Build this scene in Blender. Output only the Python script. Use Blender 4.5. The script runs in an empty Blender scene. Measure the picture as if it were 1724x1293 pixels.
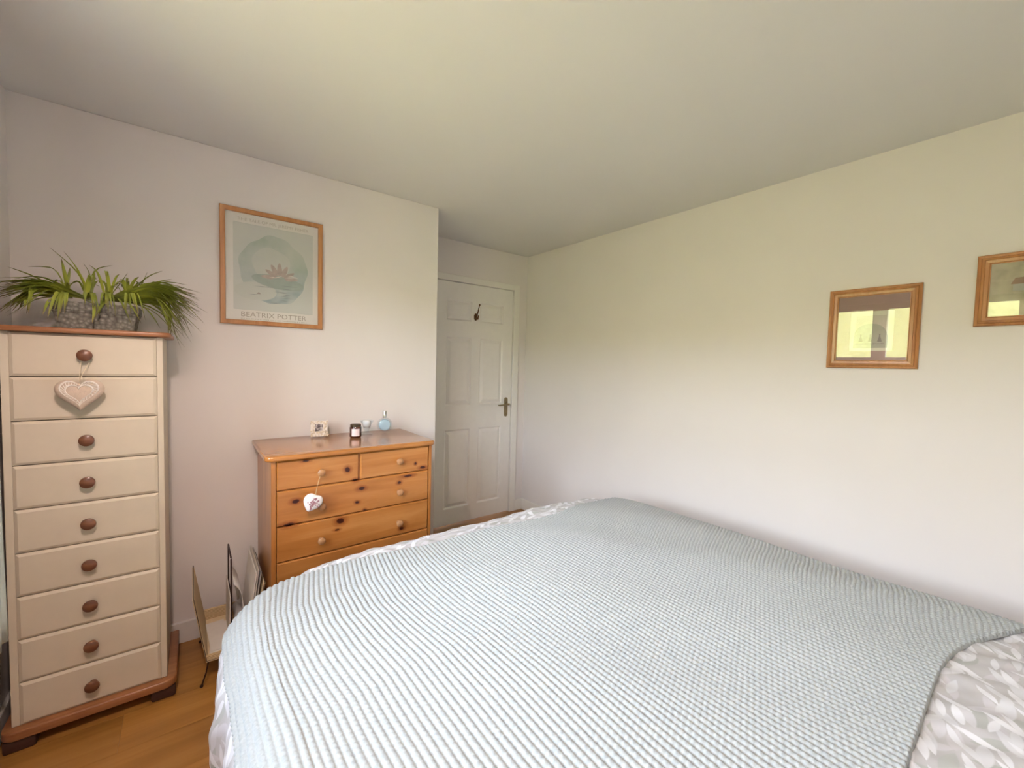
import bpy, bmesh, math, random
import numpy as np
from mathutils import Vector, Matrix
random.seed(7)
np.random.seed(7)
PI = math.pi
scene = bpy.context.scene
col = scene.collection

# ------------------------------------------------------------------ camera
F = 701.97
cam_d = bpy.data.cameras.new('camera')
cam_d.sensor_width = 36.0
cam_d.sensor_fit = 'HORIZONTAL'
cam_d.lens = F / 1724 * 36
cam_d.clip_start = 0.01
cam = bpy.data.objects.new('camera', cam_d)
col.objects.link(cam)
r_ = Vector((0.79298, -0.60873, 0.02500)); u_ = Vector((0.00884, 0.05253, 0.99858)); f_ = Vector((0.60918, 0.79163, -0.04704))
m = Matrix((r_, u_, -f_)).transposed().to_4x4()
m.translation = Vector((0, 0, 1.3365))
cam.matrix_world = m
scene.camera = cam

# ------------------------------------------------------------------ room numbers (metres)
XW, XO, XR = -0.54, 1.248, 2.4257      # window wall, outer corner, right wall
YN, YL, YD = -0.62, 2.4249, 2.9625     # behind camera, poster wall, door wall
H = 2.3087
WY0, WY1, WZ0, WZ1 = 0.15, 1.565, 0.90, 2.03   # window opening

# ------------------------------------------------------------------ light
world = bpy.data.worlds.new('sky')
scene.world = world
world.use_nodes = True
bg = world.node_tree.nodes['Background']
wn = world.node_tree                       # hazy summer sky: bright near the horizon, deeper blue overhead, the same all round
w_tc = wn.nodes.new('ShaderNodeTexCoord'); w_sx = wn.nodes.new('ShaderNodeSeparateXYZ'); w_cr = wn.nodes.new('ShaderNodeValToRGB')
wn.links.new(w_tc.outputs['Generated'], w_sx.inputs[0]); wn.links.new(w_sx.outputs[2], w_cr.inputs[0]); wn.links.new(w_cr.outputs[0], bg.inputs[0])
w_el = w_cr.color_ramp.elements
w_el[0].position = 0.0; w_el[0].color = (0.96, 0.98, 1.08, 1)
w_el[1].position = 1.0; w_el[1].color = (0.18, 0.29, 0.50, 1)
for w_p, w_c in ((0.30, (0.87, 0.94, 1.07, 1)), (0.50, (0.48, 0.62, 0.80, 1))):
    w_e = w_el.new(w_p); w_e.color = w_c
bg.inputs[1].default_value = 29.0

sun_d = bpy.data.lights.new('sun', 'SUN')
sun_d.energy = 9.0
sun_d.color = (1.0, 0.95, 0.84)
sun_d.angle = 0.01
sun = bpy.data.objects.new('sun', sun_d)
col.objects.link(sun)
sun.rotation_euler = Vector((-0.85, 0.12, -0.50)).to_track_quat('-Z', 'Y').to_euler()

port_d = bpy.data.lights.new('window_portal', 'AREA')
port_d.shape = 'RECTANGLE'
port_d.size = WY1 - WY0
port_d.size_y = WZ1 - WZ0
port_d.cycles.is_portal = True
port = bpy.data.objects.new('window_portal', port_d)
col.objects.link(port)
port.location = (XW - 0.14, (WY0 + WY1) / 2, (WZ0 + WZ1) / 2)
port.rotation_euler = Matrix(((0, 0, -1), (1, 0, 0), (0, -1, 0))).to_euler()   # local -Z faces +X

scene.view_settings.view_transform = 'Standard'
scene.view_settings.look = 'None'
scene.view_settings.gamma = 1.0
scene.view_settings.use_curve_mapping = False
scene.view_settings.exposure = 0.06
LAMP_W = 47.0

# ------------------------------------------------------------------ materials
def nt_new(name):
    mt = bpy.data.materials.new(name)
    mt.use_nodes = True
    nt = mt.node_tree
    return mt, nt, nt.nodes['Principled BSDF']

def N(nt, kind, **kw):
    n = nt.nodes.new(kind)
    for k, v in kw.items():
        if k.startswith('i_'):
            n.inputs[int(k[2:])].default_value = v
        else:
            setattr(n, k, v)
    return n

def L(nt, a, ai, b, bi):
    nt.links.new(a.outputs[ai], b.inputs[bi])

def c4(c):
    return (c[0], c[1], c[2], 1.0)

def ramp(nt, stops):
    r = nt.nodes.new('ShaderNodeValToRGB')
    el = r.color_ramp.elements
    while len(el) < len(stops):
        el.new(0.5)
    for e, (p, c) in zip(el, stops):
        e.position = p
        e.color = c4(c)
    return r

def plain(name, c, rough=0.6, metal=0.0, var=0.06, scale=20.0, bump=0.0, bscale=200.0, coat=0.0, spec=None, trans=0.0, ior=1.5):
    mt, nt, p = nt_new(name)
    p.inputs['Roughness'].default_value = rough
    p.inputs['Metallic'].default_value = metal
    p.inputs['Coat Weight'].default_value = coat
    p.inputs['Transmission Weight'].default_value = trans
    p.inputs['IOR'].default_value = ior
    if spec is not None:
        p.inputs['Specular IOR Level'].default_value = spec
    tc = N(nt, 'ShaderNodeTexCoord')
    ns = N(nt, 'ShaderNodeTexNoise')
    ns.inputs['Scale'].default_value = scale
    ns.inputs['Detail'].default_value = 4
    L(nt, tc, 'Object', ns, 'Vector')
    a = [max(0, x * (1 - var)) for x in c]
    b = [min(1, x * (1 + var)) for x in c]
    r = ramp(nt, [(0.3, a), (0.7, b)])
    L(nt, ns, 'Fac', r, 'Fac')
    L(nt, r, 'Color', p, 'Base Color')
    if bump:
        n2 = N(nt, 'ShaderNodeTexNoise')
        n2.inputs['Scale'].default_value = bscale
        L(nt, tc, 'Object', n2, 'Vector')
        bp = N(nt, 'ShaderNodeBump')
        bp.inputs['Strength'].default_value = bump
        bp.inputs['Distance'].default_value = 0.002
        L(nt, n2, 'Fac', bp, 'Height')
        L(nt, bp, 'Normal', p, 'Normal')
    return mt

def wood(name, c1, c2, c3, axis='X', across=26.0, along=1.6, rough=0.35, coat=0.2, knots=(), rnd=False):
    """streaky grain running along `axis`, in object space; knots = [(x,z,rx,rz)] ellipses on the front plane"""
    mt, nt, p = nt_new(name)
    p.inputs['Roughness'].default_value = rough
    p.inputs['Coat Weight'].default_value = coat
    p.inputs['Coat Roughness'].default_value = 0.15
    tc = N(nt, 'ShaderNodeTexCoord')
    src = (tc, 'Object')
    if rnd:
        oi = N(nt, 'ShaderNodeObjectInfo')
        mu = N(nt, 'ShaderNodeMath', operation='MULTIPLY'); mu.inputs[1].default_value = 37.0
        L(nt, oi, 'Random', mu, 0)
        ad = N(nt, 'ShaderNodeVectorMath', operation='ADD')
        L(nt, tc, 'Object', ad, 0)
        L(nt, mu, 0, ad, 1)
        src = (ad, 0)
    mp = N(nt, 'ShaderNodeMapping')
    sc = {'X': (along, across, across), 'Y': (across, along, across), 'Z': (across, across, along)}[axis]
    mp.inputs['Scale'].default_value = sc
    L(nt, src[0], src[1], mp, 'Vector')
    n1 = N(nt, 'ShaderNodeTexNoise')
    n1.inputs['Scale'].default_value = 1.0
    n1.inputs['Detail'].default_value = 6
    n1.inputs['Roughness'].default_value = 0.6
    n1.inputs['Distortion'].default_value = 0.6
    L(nt, mp, 'Vector', n1, 'Vector')
    r = ramp(nt, [(0.25, c1), (0.5, c2), (0.78, c3)])
    L(nt, n1, 'Fac', r, 'Fac')
    out = (r, 'Color')
    # broad tone changes
    n2 = N(nt, 'ShaderNodeTexNoise')
    n2.inputs['Scale'].default_value = 3.0
    L(nt, src[0], src[1], n2, 'Vector')
    r2 = ramp(nt, [(0.3, (0.82, 0.80, 0.78)), (0.7, (1.0, 1.0, 1.0))])
    L(nt, n2, 'Fac', r2, 'Fac')
    mx = N(nt, 'ShaderNodeMix', data_type='RGBA', blend_type='MULTIPLY')
    mx.inputs[0].default_value = 1.0
    L(nt, out[0], out[1], mx, 6)
    L(nt, r2, 'Color', mx, 7)
    out = (mx, 2)
    if rnd:
        r3 = ramp(nt, [(0.0, (0.86, 0.85, 0.84)), (1.0, (1.0, 1.0, 1.0))])
        L(nt, oi, 'Random', r3, 'Fac')
        m3 = N(nt, 'ShaderNodeMix', data_type='RGBA', blend_type='MULTIPLY')
        m3.inputs[0].default_value = 1.0
        L(nt, out[0], out[1], m3, 6)
        L(nt, r3, 'Color', m3, 7)
        out = (m3, 2)
    if knots:
        nz = N(nt, 'ShaderNodeTexNoise'); nz.inputs['Scale'].default_value = 60.0
        L(nt, tc, 'Object', nz, 'Vector')
        last = None
        for (kx, kz, rx, rz) in knots:
            mk_ = N(nt, 'ShaderNodeMapping')
            mk_.vector_type = 'POINT'
            mk_.inputs['Scale'].default_value = (1 / rx, 0.0, 1 / rz)
            mk_.inputs['Location'].default_value = (-kx / rx, 0.0, -kz / rz)
            L(nt, tc, 'Object', mk_, 'Vector')
            ln = N(nt, 'ShaderNodeVectorMath', operation='LENGTH')
            L(nt, mk_, 'Vector', ln, 0)
            if last is None:
                last = (ln, 1)
            else:
                mn = N(nt, 'ShaderNodeMath', operation='MINIMUM')
                L(nt, last[0], last[1], mn, 0)
                L(nt, ln, 1, mn, 1)
                last = (mn, 0)
        ad = N(nt, 'ShaderNodeMath', operation='ADD')
        L(nt, last[0], last[1], ad, 0)
        sb = N(nt, 'ShaderNodeMath', operation='MULTIPLY_ADD')
        sb.inputs[1].default_value = 0.9; sb.inputs[2].default_value = -0.45
        L(nt, nz, 'Fac', sb, 0)
        L(nt, sb, 0, ad, 1)
        kr = ramp(nt, [(0.0, (0.07, 0.02, 0.008)), (0.34, (0.12, 0.035, 0.012)), (0.42, (0.62, 0.45, 0.36)), (1.0, (1, 1, 1))])
        dv = N(nt, 'ShaderNodeMath', operation='MULTIPLY'); dv.inputs[1].default_value = 0.36
        L(nt, ad, 0, dv, 0)
        L(nt, dv, 0, kr, 'Fac')
        m4 = N(nt, 'ShaderNodeMix', data_type='RGBA', blend_type='MULTIPLY')
        m4.inputs[0].default_value = 1.0
        L(nt, out[0], out[1], m4, 6)
        L(nt, kr, 'Color', m4, 7)
        out = (m4, 2)
    L(nt, out[0], out[1], p, 'Base Color')
    bp = N(nt, 'ShaderNodeBump')
    bp.inputs['Strength'].default_value = 0.12
    bp.inputs['Distance'].default_value = 0.001
    L(nt, n1, 'Fac', bp, 'Height')
    L(nt, bp, 'Normal', p, 'Normal')
    return mt

M = {}
M['wall'] = plain('wall_paint', (0.80, 0.76, 0.735), 0.9, var=0.012, scale=3, bump=0.05, bscale=350, spec=0.2)
M['ceiling'] = plain('ceiling_paint', (0.80, 0.785, 0.76), 0.95, var=0.01, scale=2, bump=0.05, bscale=300, spec=0.2)
M['gloss'] = plain('white_gloss', (0.84, 0.82, 0.77), 0.35, var=0.01)
M['door'] = plain('door_paint', (0.86, 0.84, 0.80), 0.4, var=0.015, bump=0.05, bscale=120)
M['cream'] = plain('cream_paint', (0.67, 0.595, 0.47), 0.5, var=0.02, bump=0.04, bscale=150)
M['knobdark'] = wood('knob_wood', (0.10, 0.035, 0.015), (0.17, 0.065, 0.03), (0.25, 0.11, 0.05), 'X', 60, 6, 0.4)
M['topwood'] = wood('top_wood', (0.26, 0.10, 0.035), (0.36, 0.15, 0.06), (0.46, 0.22, 0.09), 'X', 30, 2, 0.4)
M['darkwood'] = plain('shadow_wood', (0.055, 0.020, 0.012), 0.6)  # dark red wood, with the shade around the tall chest's feet put into its colour
pine_a, pine_b, pine_c = (0.35, 0.12, 0.022), (0.47, 0.185, 0.042), (0.60, 0.28, 0.085)
# knots at (x, z) relative to the chest's base point (0.62, 2.2, 0)
kn = [(0.39, 0.896, .013, .004), (0.566, 0.834, .010, .010), (0.35, 0.725, .013, .008), (0.325, 0.628, .022, .008), (0.603, 0.78, .012, .006),
      (0.63, 0.736, .014, .007), (0.535, 0.601, .016, .011), (0.645, 0.63, .006, .005), (0.52, 0.562, .010, .004), (0.815, 0.735, .009, .006),
      (0.86, 0.762, .022, .005), (0.94, 0.795, .014, .006), (0.61, 0.673, .008, .005), (0.90, 0.82, .005, .006), (0.83, 0.50, .01, .006)]
M['pine'] = wood('pine_front', pine_a, pine_b, pine_c, 'X', 15, 1.5, 0.32, 0.25, knots=[(a - 0.62, b, c * 1.0, d * 1.0) for a, b, c, d in kn])
M['pine_side'] = wood('pine_side', pine_a, pine_b, pine_c, 'Z', 15, 1.5, 0.32, 0.3)
M['pine_top'] = wood('pine_top', pine_a, pine_b, pine_c, 'X', 15, 1.5, 0.22, 0.6)
M['frame_oak'] = wood('frame_oak', (0.38, 0.16, 0.05), (0.50, 0.23, 0.08), (0.60, 0.32, 0.13), 'Z', 40, 4, 0.35)
M['floor'] = wood('laminate', (0.30, 0.135, 0.03), (0.45, 0.215, 0.05), (0.56, 0.30, 0.085), 'X', 16, 0.9, 0.38, 0.15, rnd=True)
M['brass'] = plain('aged_brass', (0.30, 0.24, 0.14), 0.4, metal=0.9, var=0.15, scale=60)
M['bronze'] = plain('bronze_metal', (0.16, 0.075, 0.03), 0.4, metal=0.85, var=0.2, scale=60)
M['steel'] = plain('chrome', (0.75, 0.76, 0.78), 0.12, metal=1.0, var=0.03)
M['wire'] = plain('black_wire', (0.035, 0.014, 0.012), 0.45, metal=0.3)
M['paper'] = plain('paper', (0.80, 0.76, 0.70), 0.8, var=0.03)
M['greymag'] = plain('grey_cover', (0.62, 0.58, 0.52), 0.5, var=0.08, scale=12)
M['bluegrey'] = plain('bluegrey_cover', (0.42, 0.40, 0.38), 0.45, var=0.08, scale=12)
M['linen'] = plain('linen', (0.62, 0.50, 0.40), 0.95, var=0.08, scale=90, bump=0.6, bscale=700)
M['lace'] = plain('lace', (0.86, 0.80, 0.73), 0.95, var=0.04, scale=120, bump=0.5, bscale=900)
M['jute'] = plain('jute', (0.60, 0.45, 0.25), 0.9, var=0.1, scale=200)
M['jute_pale'] = plain('jute_pale', (0.72, 0.62, 0.46), 0.9, var=0.1, scale=200)
M['curtain'] = plain('curtain_cloth', (0.60, 0.68, 0.64), 0.95, var=0.04, scale=60, bump=0.4, bscale=700)
M['mattress'] = plain('mattress_cloth', (0.75, 0.74, 0.72), 0.95)
M['divan'] = plain('divan_cloth', (0.45, 0.43, 0.42), 0.95)
M['amber'] = plain('dark_amber_glass', (0.055, 0.018, 0.010), 0.08, var=0.02, coat=0.6)
M['lid'] = plain('dark_lid', (0.07, 0.05, 0.03), 0.3, metal=0.5)
M['label_pink'] = plain('pink_label', (0.82, 0.70, 0.70), 0.7, var=0.03, scale=150)
M['wax'] = plain('white_wax', (0.88, 0.86, 0.83), 0.4, var=0.01)
M['shell'] = plain('shells', (0.74, 0.62, 0.47), 0.6, var=0.25, scale=90, bump=0.5, bscale=300)
M['soil'] = plain('soil', (0.06, 0.045, 0.03), 0.95, var=0.4, scale=90, bump=0.8, bscale=120)
M['cone'] = plain('lamp_cloth', (0.85, 0.80, 0.72), 0.9)

def glass(name, tint=(1, 1, 1), rough=0.0, ior=1.5, curved=False):
    """thin sheet: mirror-like by Fresnel, otherwise clear"""
    mt = bpy.data.materials.new(name); mt.use_nodes = True
    nt = mt.node_tree
    nt.nodes.remove(nt.nodes['Principled BSDF'])
    out = nt.nodes['Material Output']
    tr = N(nt, 'ShaderNodeBsdfTransparent'); tr.inputs[0].default_value = c4(tint)
    gl = N(nt, 'ShaderNodeBsdfGlossy'); gl.inputs['Roughness'].default_value = rough
    if curved:
        lw = N(nt, 'ShaderNodeLayerWeight'); lw.inputs[0].default_value = 0.5
        pw_ = N(nt, 'ShaderNodeMath', operation='POWER'); pw_.inputs[1].default_value = 3.0; L(nt, lw, 1, pw_, 0)
        fr = N(nt, 'ShaderNodeMath', operation='MULTIPLY_ADD'); fr.inputs[1].default_value = 0.40; fr.inputs[2].default_value = 0.02; L(nt, pw_, 0, fr, 0)
    else:
        fr = N(nt, 'ShaderNodeFresnel'); fr.inputs[0].default_value = ior
    ns = N(nt, 'ShaderNodeTexNoise'); ns.inputs['Scale'].default_value = 30
    cr = ramp(nt, [(0.0, (0.97, 0.97, 0.97)), (1.0, (1, 1, 1))])
    L(nt, ns, 'Fac', cr, 'Fac'); L(nt, cr, 'Color', gl, 'Color')
    mx = N(nt, 'ShaderNodeMixShader')
    L(nt, fr, 0, mx, 0); L(nt, tr, 0, mx, 1); L(nt, gl, 0, mx, 2)
    L(nt, mx, 0, out, 'Surface')
    return mt

M['pane'] = glass('window_glass', (0.96, 0.98, 0.97), ior=1.3)
M['picglass'] = glass('picture_glass', (0.97, 0.97, 0.96), ior=1.6)
M['clearglass'] = glass('clear_glass', (0.93, 0.96, 0.98), curved=True)
M['blueglass'] = glass('blue_glass', (0.55, 0.72, 0.80), ior=1.5)

# pebbled stone trough
mt, nt, p = nt_new('pebble_stone'); M['stone'] = mt
p.inputs['Roughness'].default_value = 0.9
tc = N(nt, 'ShaderNodeTexCoord'); v = N(nt, 'ShaderNodeTexVoronoi'); v.inputs['Scale'].default_value = 85
L(nt, tc, 'Object', v, 'Vector')
cr = ramp(nt, [(0.0, (0.40, 0.39, 0.34)), (0.4, (0.24, 0.235, 0.20)), (1.0, (0.11, 0.10, 0.085))])
L(nt, v, 'Distance', cr, 'Fac'); L(nt, cr, 'Color', p, 'Base Color')
bp = N(nt, 'ShaderNodeBump'); bp.inputs['Strength'].default_value = 1.0; bp.inputs['Distance'].default_value = 0.004; bp.invert = True
L(nt, v, 'Distance', bp, 'Height'); L(nt, bp, 'Normal', p, 'Normal')

# leaf: green with dry tips, u = across, v = along
mt, nt, p = nt_new('spider_leaf'); M['leaf'] = mt
p.inputs['Roughness'].default_value = 0.5
uv = N(nt, 'ShaderNodeUVMap'); sx = N(nt, 'ShaderNodeSeparateXYZ')
L(nt, uv, 0, sx, 0)
oi = N(nt, 'ShaderNodeObjectInfo')
cr = ramp(nt, [(0.0, (0.50, 0.52, 0.24)), (0.25, (0.37, 0.43, 0.06)), (0.72, (0.28, 0.34, 0.055)), (0.88, (0.20, 0.18, 0.06)), (1.0, (0.16, 0.10, 0.055))])
L(nt, sx, 1, cr, 'Fac')
cr2 = ramp(nt, [(0.0, (0.75, 0.75, 0.7)), (1.0, (1.35, 1.3, 1.2))])
L(nt, oi, 'Random', cr2, 'Fac')
mx = N(nt, 'ShaderNodeMix', data_type='RGBA', blend_type='MULTIPLY'); mx.inputs[0].default_value = 1
L(nt, cr, 'Color', mx, 6); L(nt, cr2, 'Color', mx, 7)
L(nt, mx, 2, p, 'Base Color')

# knitted throw
mt, nt, p = nt_new('knit'); M['knit'] = mt
p.inputs['Roughness'].default_value = 0.95
p.inputs['Sheen Weight'].default_value = 0.15
tc = N(nt, 'ShaderNodeTexCoord'); ns = N(nt, 'ShaderNodeTexNoise'); ns.inputs['Scale'].default_value = 160
L(nt, tc, 'Object', ns, 'Vector')
cr = ramp(nt, [(0.3, (0.385, 0.41, 0.405)), (0.7, (0.445, 0.47, 0.465))])
L(nt, ns, 'Fac', cr, 'Fac'); L(nt, cr, 'Color', p, 'Base Color')
n3 = N(nt, 'ShaderNodeTexNoise'); n3.inputs['Scale'].default_value = 900
L(nt, tc, 'Object', n3, 'Vector')
bp = N(nt, 'ShaderNodeBump'); bp.inputs['Strength'].default_value = 0.4; bp.inputs['Distance'].default_value = 0.001
L(nt, n3, 'Fac', bp, 'Height'); L(nt, bp, 'Normal', p, 'Normal')

# duvet with a printed leaf pattern (UV in metres)
mt, nt, p = nt_new('leaf_print'); M['duvet'] = mt
p.inputs['Roughness'].default_value = 0.8
p.inputs['Sheen Weight'].default_value = 0.1
uv = N(nt, 'ShaderNodeUVMap')
cur = None
base = ramp(nt, [(0.35, (0.50, 0.49, 0.485)), (0.65, (0.60, 0.59, 0.60))])
nb = N(nt, 'ShaderNodeTexNoise'); nb.inputs['Scale'].default_value = 14
L(nt, uv, 0, nb, 'Vector'); L(nt, nb, 'Fac', base, 'Fac')
cur = (base, 'Color')
for i, (sc, seed, colr, wid) in enumerate([(9, 0.3, (0.46, 0.475, 0.45), 0.13), (9.5, 5.9, (0.62, 0.60, 0.62), 0.13), (10, 3.1, (0.66, 0.65, 0.67), 0.13), (9, 7.7, (0.70, 0.70, 0.725), 0.12), (11, 31.2, (0.72, 0.72, 0.74), 0.11), (13, 21.7, (0.80, 0.80, 0.83), 0.11), (11, 12.4, (0.84, 0.84, 0.87), 0.11)]):
    mp = N(nt, 'ShaderNodeMapping'); mp.inputs['Location'].default_value = (seed, seed * 1.7, 0)
    mp.inputs['Scale'].default_value = (sc, sc, 0)
    L(nt, uv, 0, mp, 'Vector')
    vo = N(nt, 'ShaderNodeTexVoronoi', voronoi_dimensions='2D'); vo.inputs['Scale'].default_value = 1.0; vo.inputs['Randomness'].default_value = 0.85
    L(nt, mp, 'Vector', vo, 'Vector')
    sub = N(nt, 'ShaderNodeVectorMath', operation='SUBTRACT')
    L(nt, mp, 'Vector', sub, 0); L(nt, vo, 'Position', sub, 1)
    sc_ = N(nt, 'ShaderNodeSeparateXYZ'); L(nt, vo, 'Color', sc_, 0)
    ang = N(nt, 'ShaderNodeMath', operation='MULTIPLY_ADD'); ang.inputs[1].default_value = 1.7; ang.inputs[2].default_value = -0.4 - 0.2 * i
    L(nt, sc_, 0, ang, 0)
    rot = N(nt, 'ShaderNodeVectorRotate', rotation_type='Z_AXIS')
    L(nt, sub, 0, rot, 'Vector'); L(nt, ang, 0, rot, 'Angle')
    s2 = N(nt, 'ShaderNodeSeparateXYZ'); L(nt, rot, 0, s2, 0)
    ax = N(nt, 'ShaderNodeMath', operation='MULTIPLY'); L(nt, s2, 0, ax, 0); L(nt, s2, 0, ax, 1)
    w_ = N(nt, 'ShaderNodeMath', operation='MULTIPLY_ADD'); w_.inputs[1].default_value = -wid / 0.19; w_.inputs[2].default_value = wid
    L(nt, ax, 0, w_, 0)
    ab = N(nt, 'ShaderNodeMath', operation='ABSOLUTE'); L(nt, s2, 1, ab, 0)
    df = N(nt, 'ShaderNodeMath', operation='SUBTRACT'); L(nt, w_, 0, df, 0); L(nt, ab, 0, df, 1)
    ml = N(nt, 'ShaderNodeMath', operation='MULTIPLY', use_clamp=True); ml.inputs[1].default_value = 40; L(nt, df, 0, ml, 0)
    mx = N(nt, 'ShaderNodeMix', data_type='RGBA'); L(nt, ml, 0, mx, 0)
    L(nt, cur[0], cur[1], mx, 6); mx.inputs[7].default_value = c4(colr)
    cur = (mx, 2)
L(nt, cur[0], cur[1], p, 'Base Color')

# grass
mt, nt, p = nt_new('sunlit_grass'); M['grass'] = mt
p.inputs['Roughness'].default_value = 1.0
p.inputs['Specular IOR Level'].default_value = 0.1
tc = N(nt, 'ShaderNodeTexCoord'); ns = N(nt, 'ShaderNodeTexNoise'); ns.inputs['Scale'].default_value = 5.0; ns.inputs['Detail'].default_value = 10; ns.inputs['Roughness'].default_value = 0.85
L(nt, tc, 'Object', ns, 'Vector')
cr = ramp(nt, [(0.36, (0.14, 0.12, 0.035)), (0.46, (0.52, 0.42, 0.12)), (0.6, (0.66, 0.52, 0.22)), (0.75, (0.72, 0.56, 0.38))])
L(nt, ns, 'Fac', cr, 'Fac'); L(nt, cr, 'Color', p, 'Base Color')

# woven seagrass
mt, nt, p = nt_new('woven_seagrass'); M['woven'] = mt
p.inputs['Roughness'].default_value = 0.85
tc = N(nt, 'ShaderNodeTexCoord'); mp = N(nt, 'ShaderNodeMapping'); mp.inputs['Scale'].default_value = (1, 1, 1)
L(nt, tc, 'Object', mp, 'Vector')
ck = N(nt, 'ShaderNodeTexWave', wave_type='BANDS', bands_direction='Z'); ck.inputs['Scale'].default_value = 55; ck.inputs['Distortion'].default_value = 1.0
L(nt, mp, 'Vector', ck, 'Vector')
cr = ramp(nt, [(0.0, (0.50, 0.36, 0.18)), (0.6, (0.72, 0.56, 0.33)), (1.0, (0.80, 0.66, 0.43))])
L(nt, ck, 'Fac', cr, 'Fac'); L(nt, cr, 'Color', p, 'Base Color')
bp = N(nt, 'ShaderNodeBump'); bp.inputs['Strength'].default_value = 0.6; bp.inputs['Distance'].default_value = 0.002
L(nt, ck, 'Fac', bp, 'Height'); L(nt, bp, 'Normal', p, 'Normal')

# ------------------------------------------------------------------ mesh helpers
def box(bm, x0, x1, y0, y1, z0, z1, bev=0.0, seg=2):
    vs = [bm.verts.new(c) for c in ((x0, y0, z0), (x1, y0, z0), (x1, y1, z0), (x0, y1, z0), (x0, y0, z1), (x1, y0, z1), (x1, y1, z1), (x0, y1, z1))]
    fs = [bm.faces.new([vs[i] for i in q]) for q in ((3, 2, 1, 0), (4, 5, 6, 7), (0, 1, 5, 4), (1, 2, 6, 5), (2, 3, 7, 6), (3, 0, 4, 7))]
    if bev:
        es = list({e for f in fs for e in f.edges})
        bmesh.ops.bevel(bm, geom=es, offset=bev, segments=seg, profile=0.5, affect='EDGES')
    return vs

AX = {'X': (Vector((0, 1, 0)), Vector((0, 0, 1)), Vector((1, 0, 0))),
      'Y': (Vector((1, 0, 0)), Vector((0, 0, 1)), Vector((0, 1, 0))),
      '-Y': (Vector((1, 0, 0)), Vector((0, 0, 1)), Vector((0, -1, 0))),
      'Z': (Vector((1, 0, 0)), Vector((0, 1, 0)), Vector((0, 0, 1)))}

def lathe(bm, prof, c, axis='Z', seg=24, sx=1.0, sy=1.0):
    a, b, n = AX[axis]; c = Vector(c)
    rings = []
    for (r, h) in prof:
        if r < 1e-6:
            rings.append([bm.verts.new(c + n * h)])
        else:
            rings.append([bm.verts.new(c + n * h + a * (r * sx * math.cos(2 * PI * k / seg)) + b * (r * sy * math.sin(2 * PI * k / seg))) for k in range(seg)])
    for A, B in zip(rings, rings[1:]):
        for k in range(seg):
            k2 = (k + 1) % seg
            if len(A) == 1 and len(B) == 1:
                continue
            if len(A) == 1:
                bm.faces.new((A[0], B[k], B[k2]))
            elif len(B) == 1:
                bm.faces.new((A[k], A[k2], B[0]))
            else:
                bm.faces.new((A[k], A[k2], B[k2], B[k]))
    bmesh.ops.recalc_face_normals(bm, faces=bm.faces[:])

def tube(bm, pts, r, seg=8):
    pts = [Vector(p) for p in pts]
    rs = r if isinstance(r, (list, tuple)) else [r] * len(pts)
    rings = []
    ref = Vector((0.13, 0.31, 0.94)).normalized()
    for i, p in enumerate(pts):
        t = (pts[min(i + 1, len(pts) - 1)] - pts[max(i - 1, 0)]).normalized()
        a = t.cross(ref)
        if a.length < 0.1:
            a = t.cross(Vector((1, 0, 0)))
        a.normalize(); b = t.cross(a)
        rings.append([bm.verts.new(p + a * rs[i] * math.cos(2 * PI * k / seg) + b * rs[i] * math.sin(2 * PI * k / seg)) for k in range(seg)])
    for A, B in zip(rings, rings[1:]):
        for k in range(seg):
            bm.faces.new((A[k], A[(k + 1) % seg], B[(k + 1) % seg], B[k]))
    bm.faces.new(rings[0][::-1]); bm.faces.new(rings[-1])
    bmesh.ops.recalc_face_normals(bm, faces=bm.faces[:])

def prism(bm, pts, fn, d0, d1):
    """outline pts (a,b) placed by fn(a,b,d); solid from depth d0 to d1"""
    A = [bm.verts.new(fn(a, b, d0)) for a, b in pts]
    B = [bm.verts.new(fn(a, b, d1)) for a, b in pts]
    n = len(pts)
    bm.faces.new(A); bm.faces.new(B[::-1])
    for k in range(n):
        bm.faces.new((A[k], B[k], B[(k + 1) % n], A[(k + 1) % n]))
    bmesh.ops.recalc_face_normals(bm, faces=bm.faces[:])

WL = {}
def link_mesh(name, me, mat, parent, origin, smooth):
    o = bpy.data.objects.new(name, me)
    col.objects.link(o)
    if mat is not None and not me.materials:
        me.materials.append(mat)
    if smooth:
        for p_ in me.polygons:
            p_.use_smooth = True
    if parent is not None:
        o.parent = parent
        o.location = origin - WL[parent.name]
    else:
        o.location = origin
    WL[o.name] = Vector(origin)
    return o

def mk(name, bm, mat, parent=None, smooth=False, origin=None, mods=None):
    """bm is in world coordinates; the object's origin goes to the base of its box unless given"""
    if origin is None:
        xs = [v.co.x for v in bm.verts]; ys = [v.co.y for v in bm.verts]; zs = [v.co.z for v in bm.verts]
        origin = Vector(((min(xs) + max(xs)) / 2, (min(ys) + max(ys)) / 2, min(zs)))
    origin = Vector(origin)
    for v in bm.verts:
        v.co -= origin
    me = bpy.data.meshes.new(name)
    bm.to_mesh(me); bm.free()
    o = link_mesh(name, me, mat, parent, origin, False)
    if smooth:
        me.shade_smooth()
        try:
            me.set_sharp_from_angle(angle=math.radians(40))
        except Exception:
            pass
    return o

def dup(o, name, world_loc, parent):
    c = o.copy(); c.name = name
    col.objects.link(c); c.parent = parent
    c.location = Vector(world_loc) - (WL[parent.name] if parent else Vector())
    WL[c.name] = Vector(world_loc)
    return c

def empty(name, loc):
    o = bpy.data.objects.new(name, None)
    o.empty_display_size = 0.05
    col.objects.link(o); o.location = loc
    WL[o.name] = Vector(loc)
    return o

def tag(o, label=None, cat=None, group=None, kind=None):
    if label: o['label'] = label
    if cat: o['category'] = cat
    if group: o['group'] = group
    if kind: o['kind'] = kind
    return o

def BM():
    return bmesh.new()

def struct(o, label=None, cat=None):
    return tag(o, label, cat, kind='structure')

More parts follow.
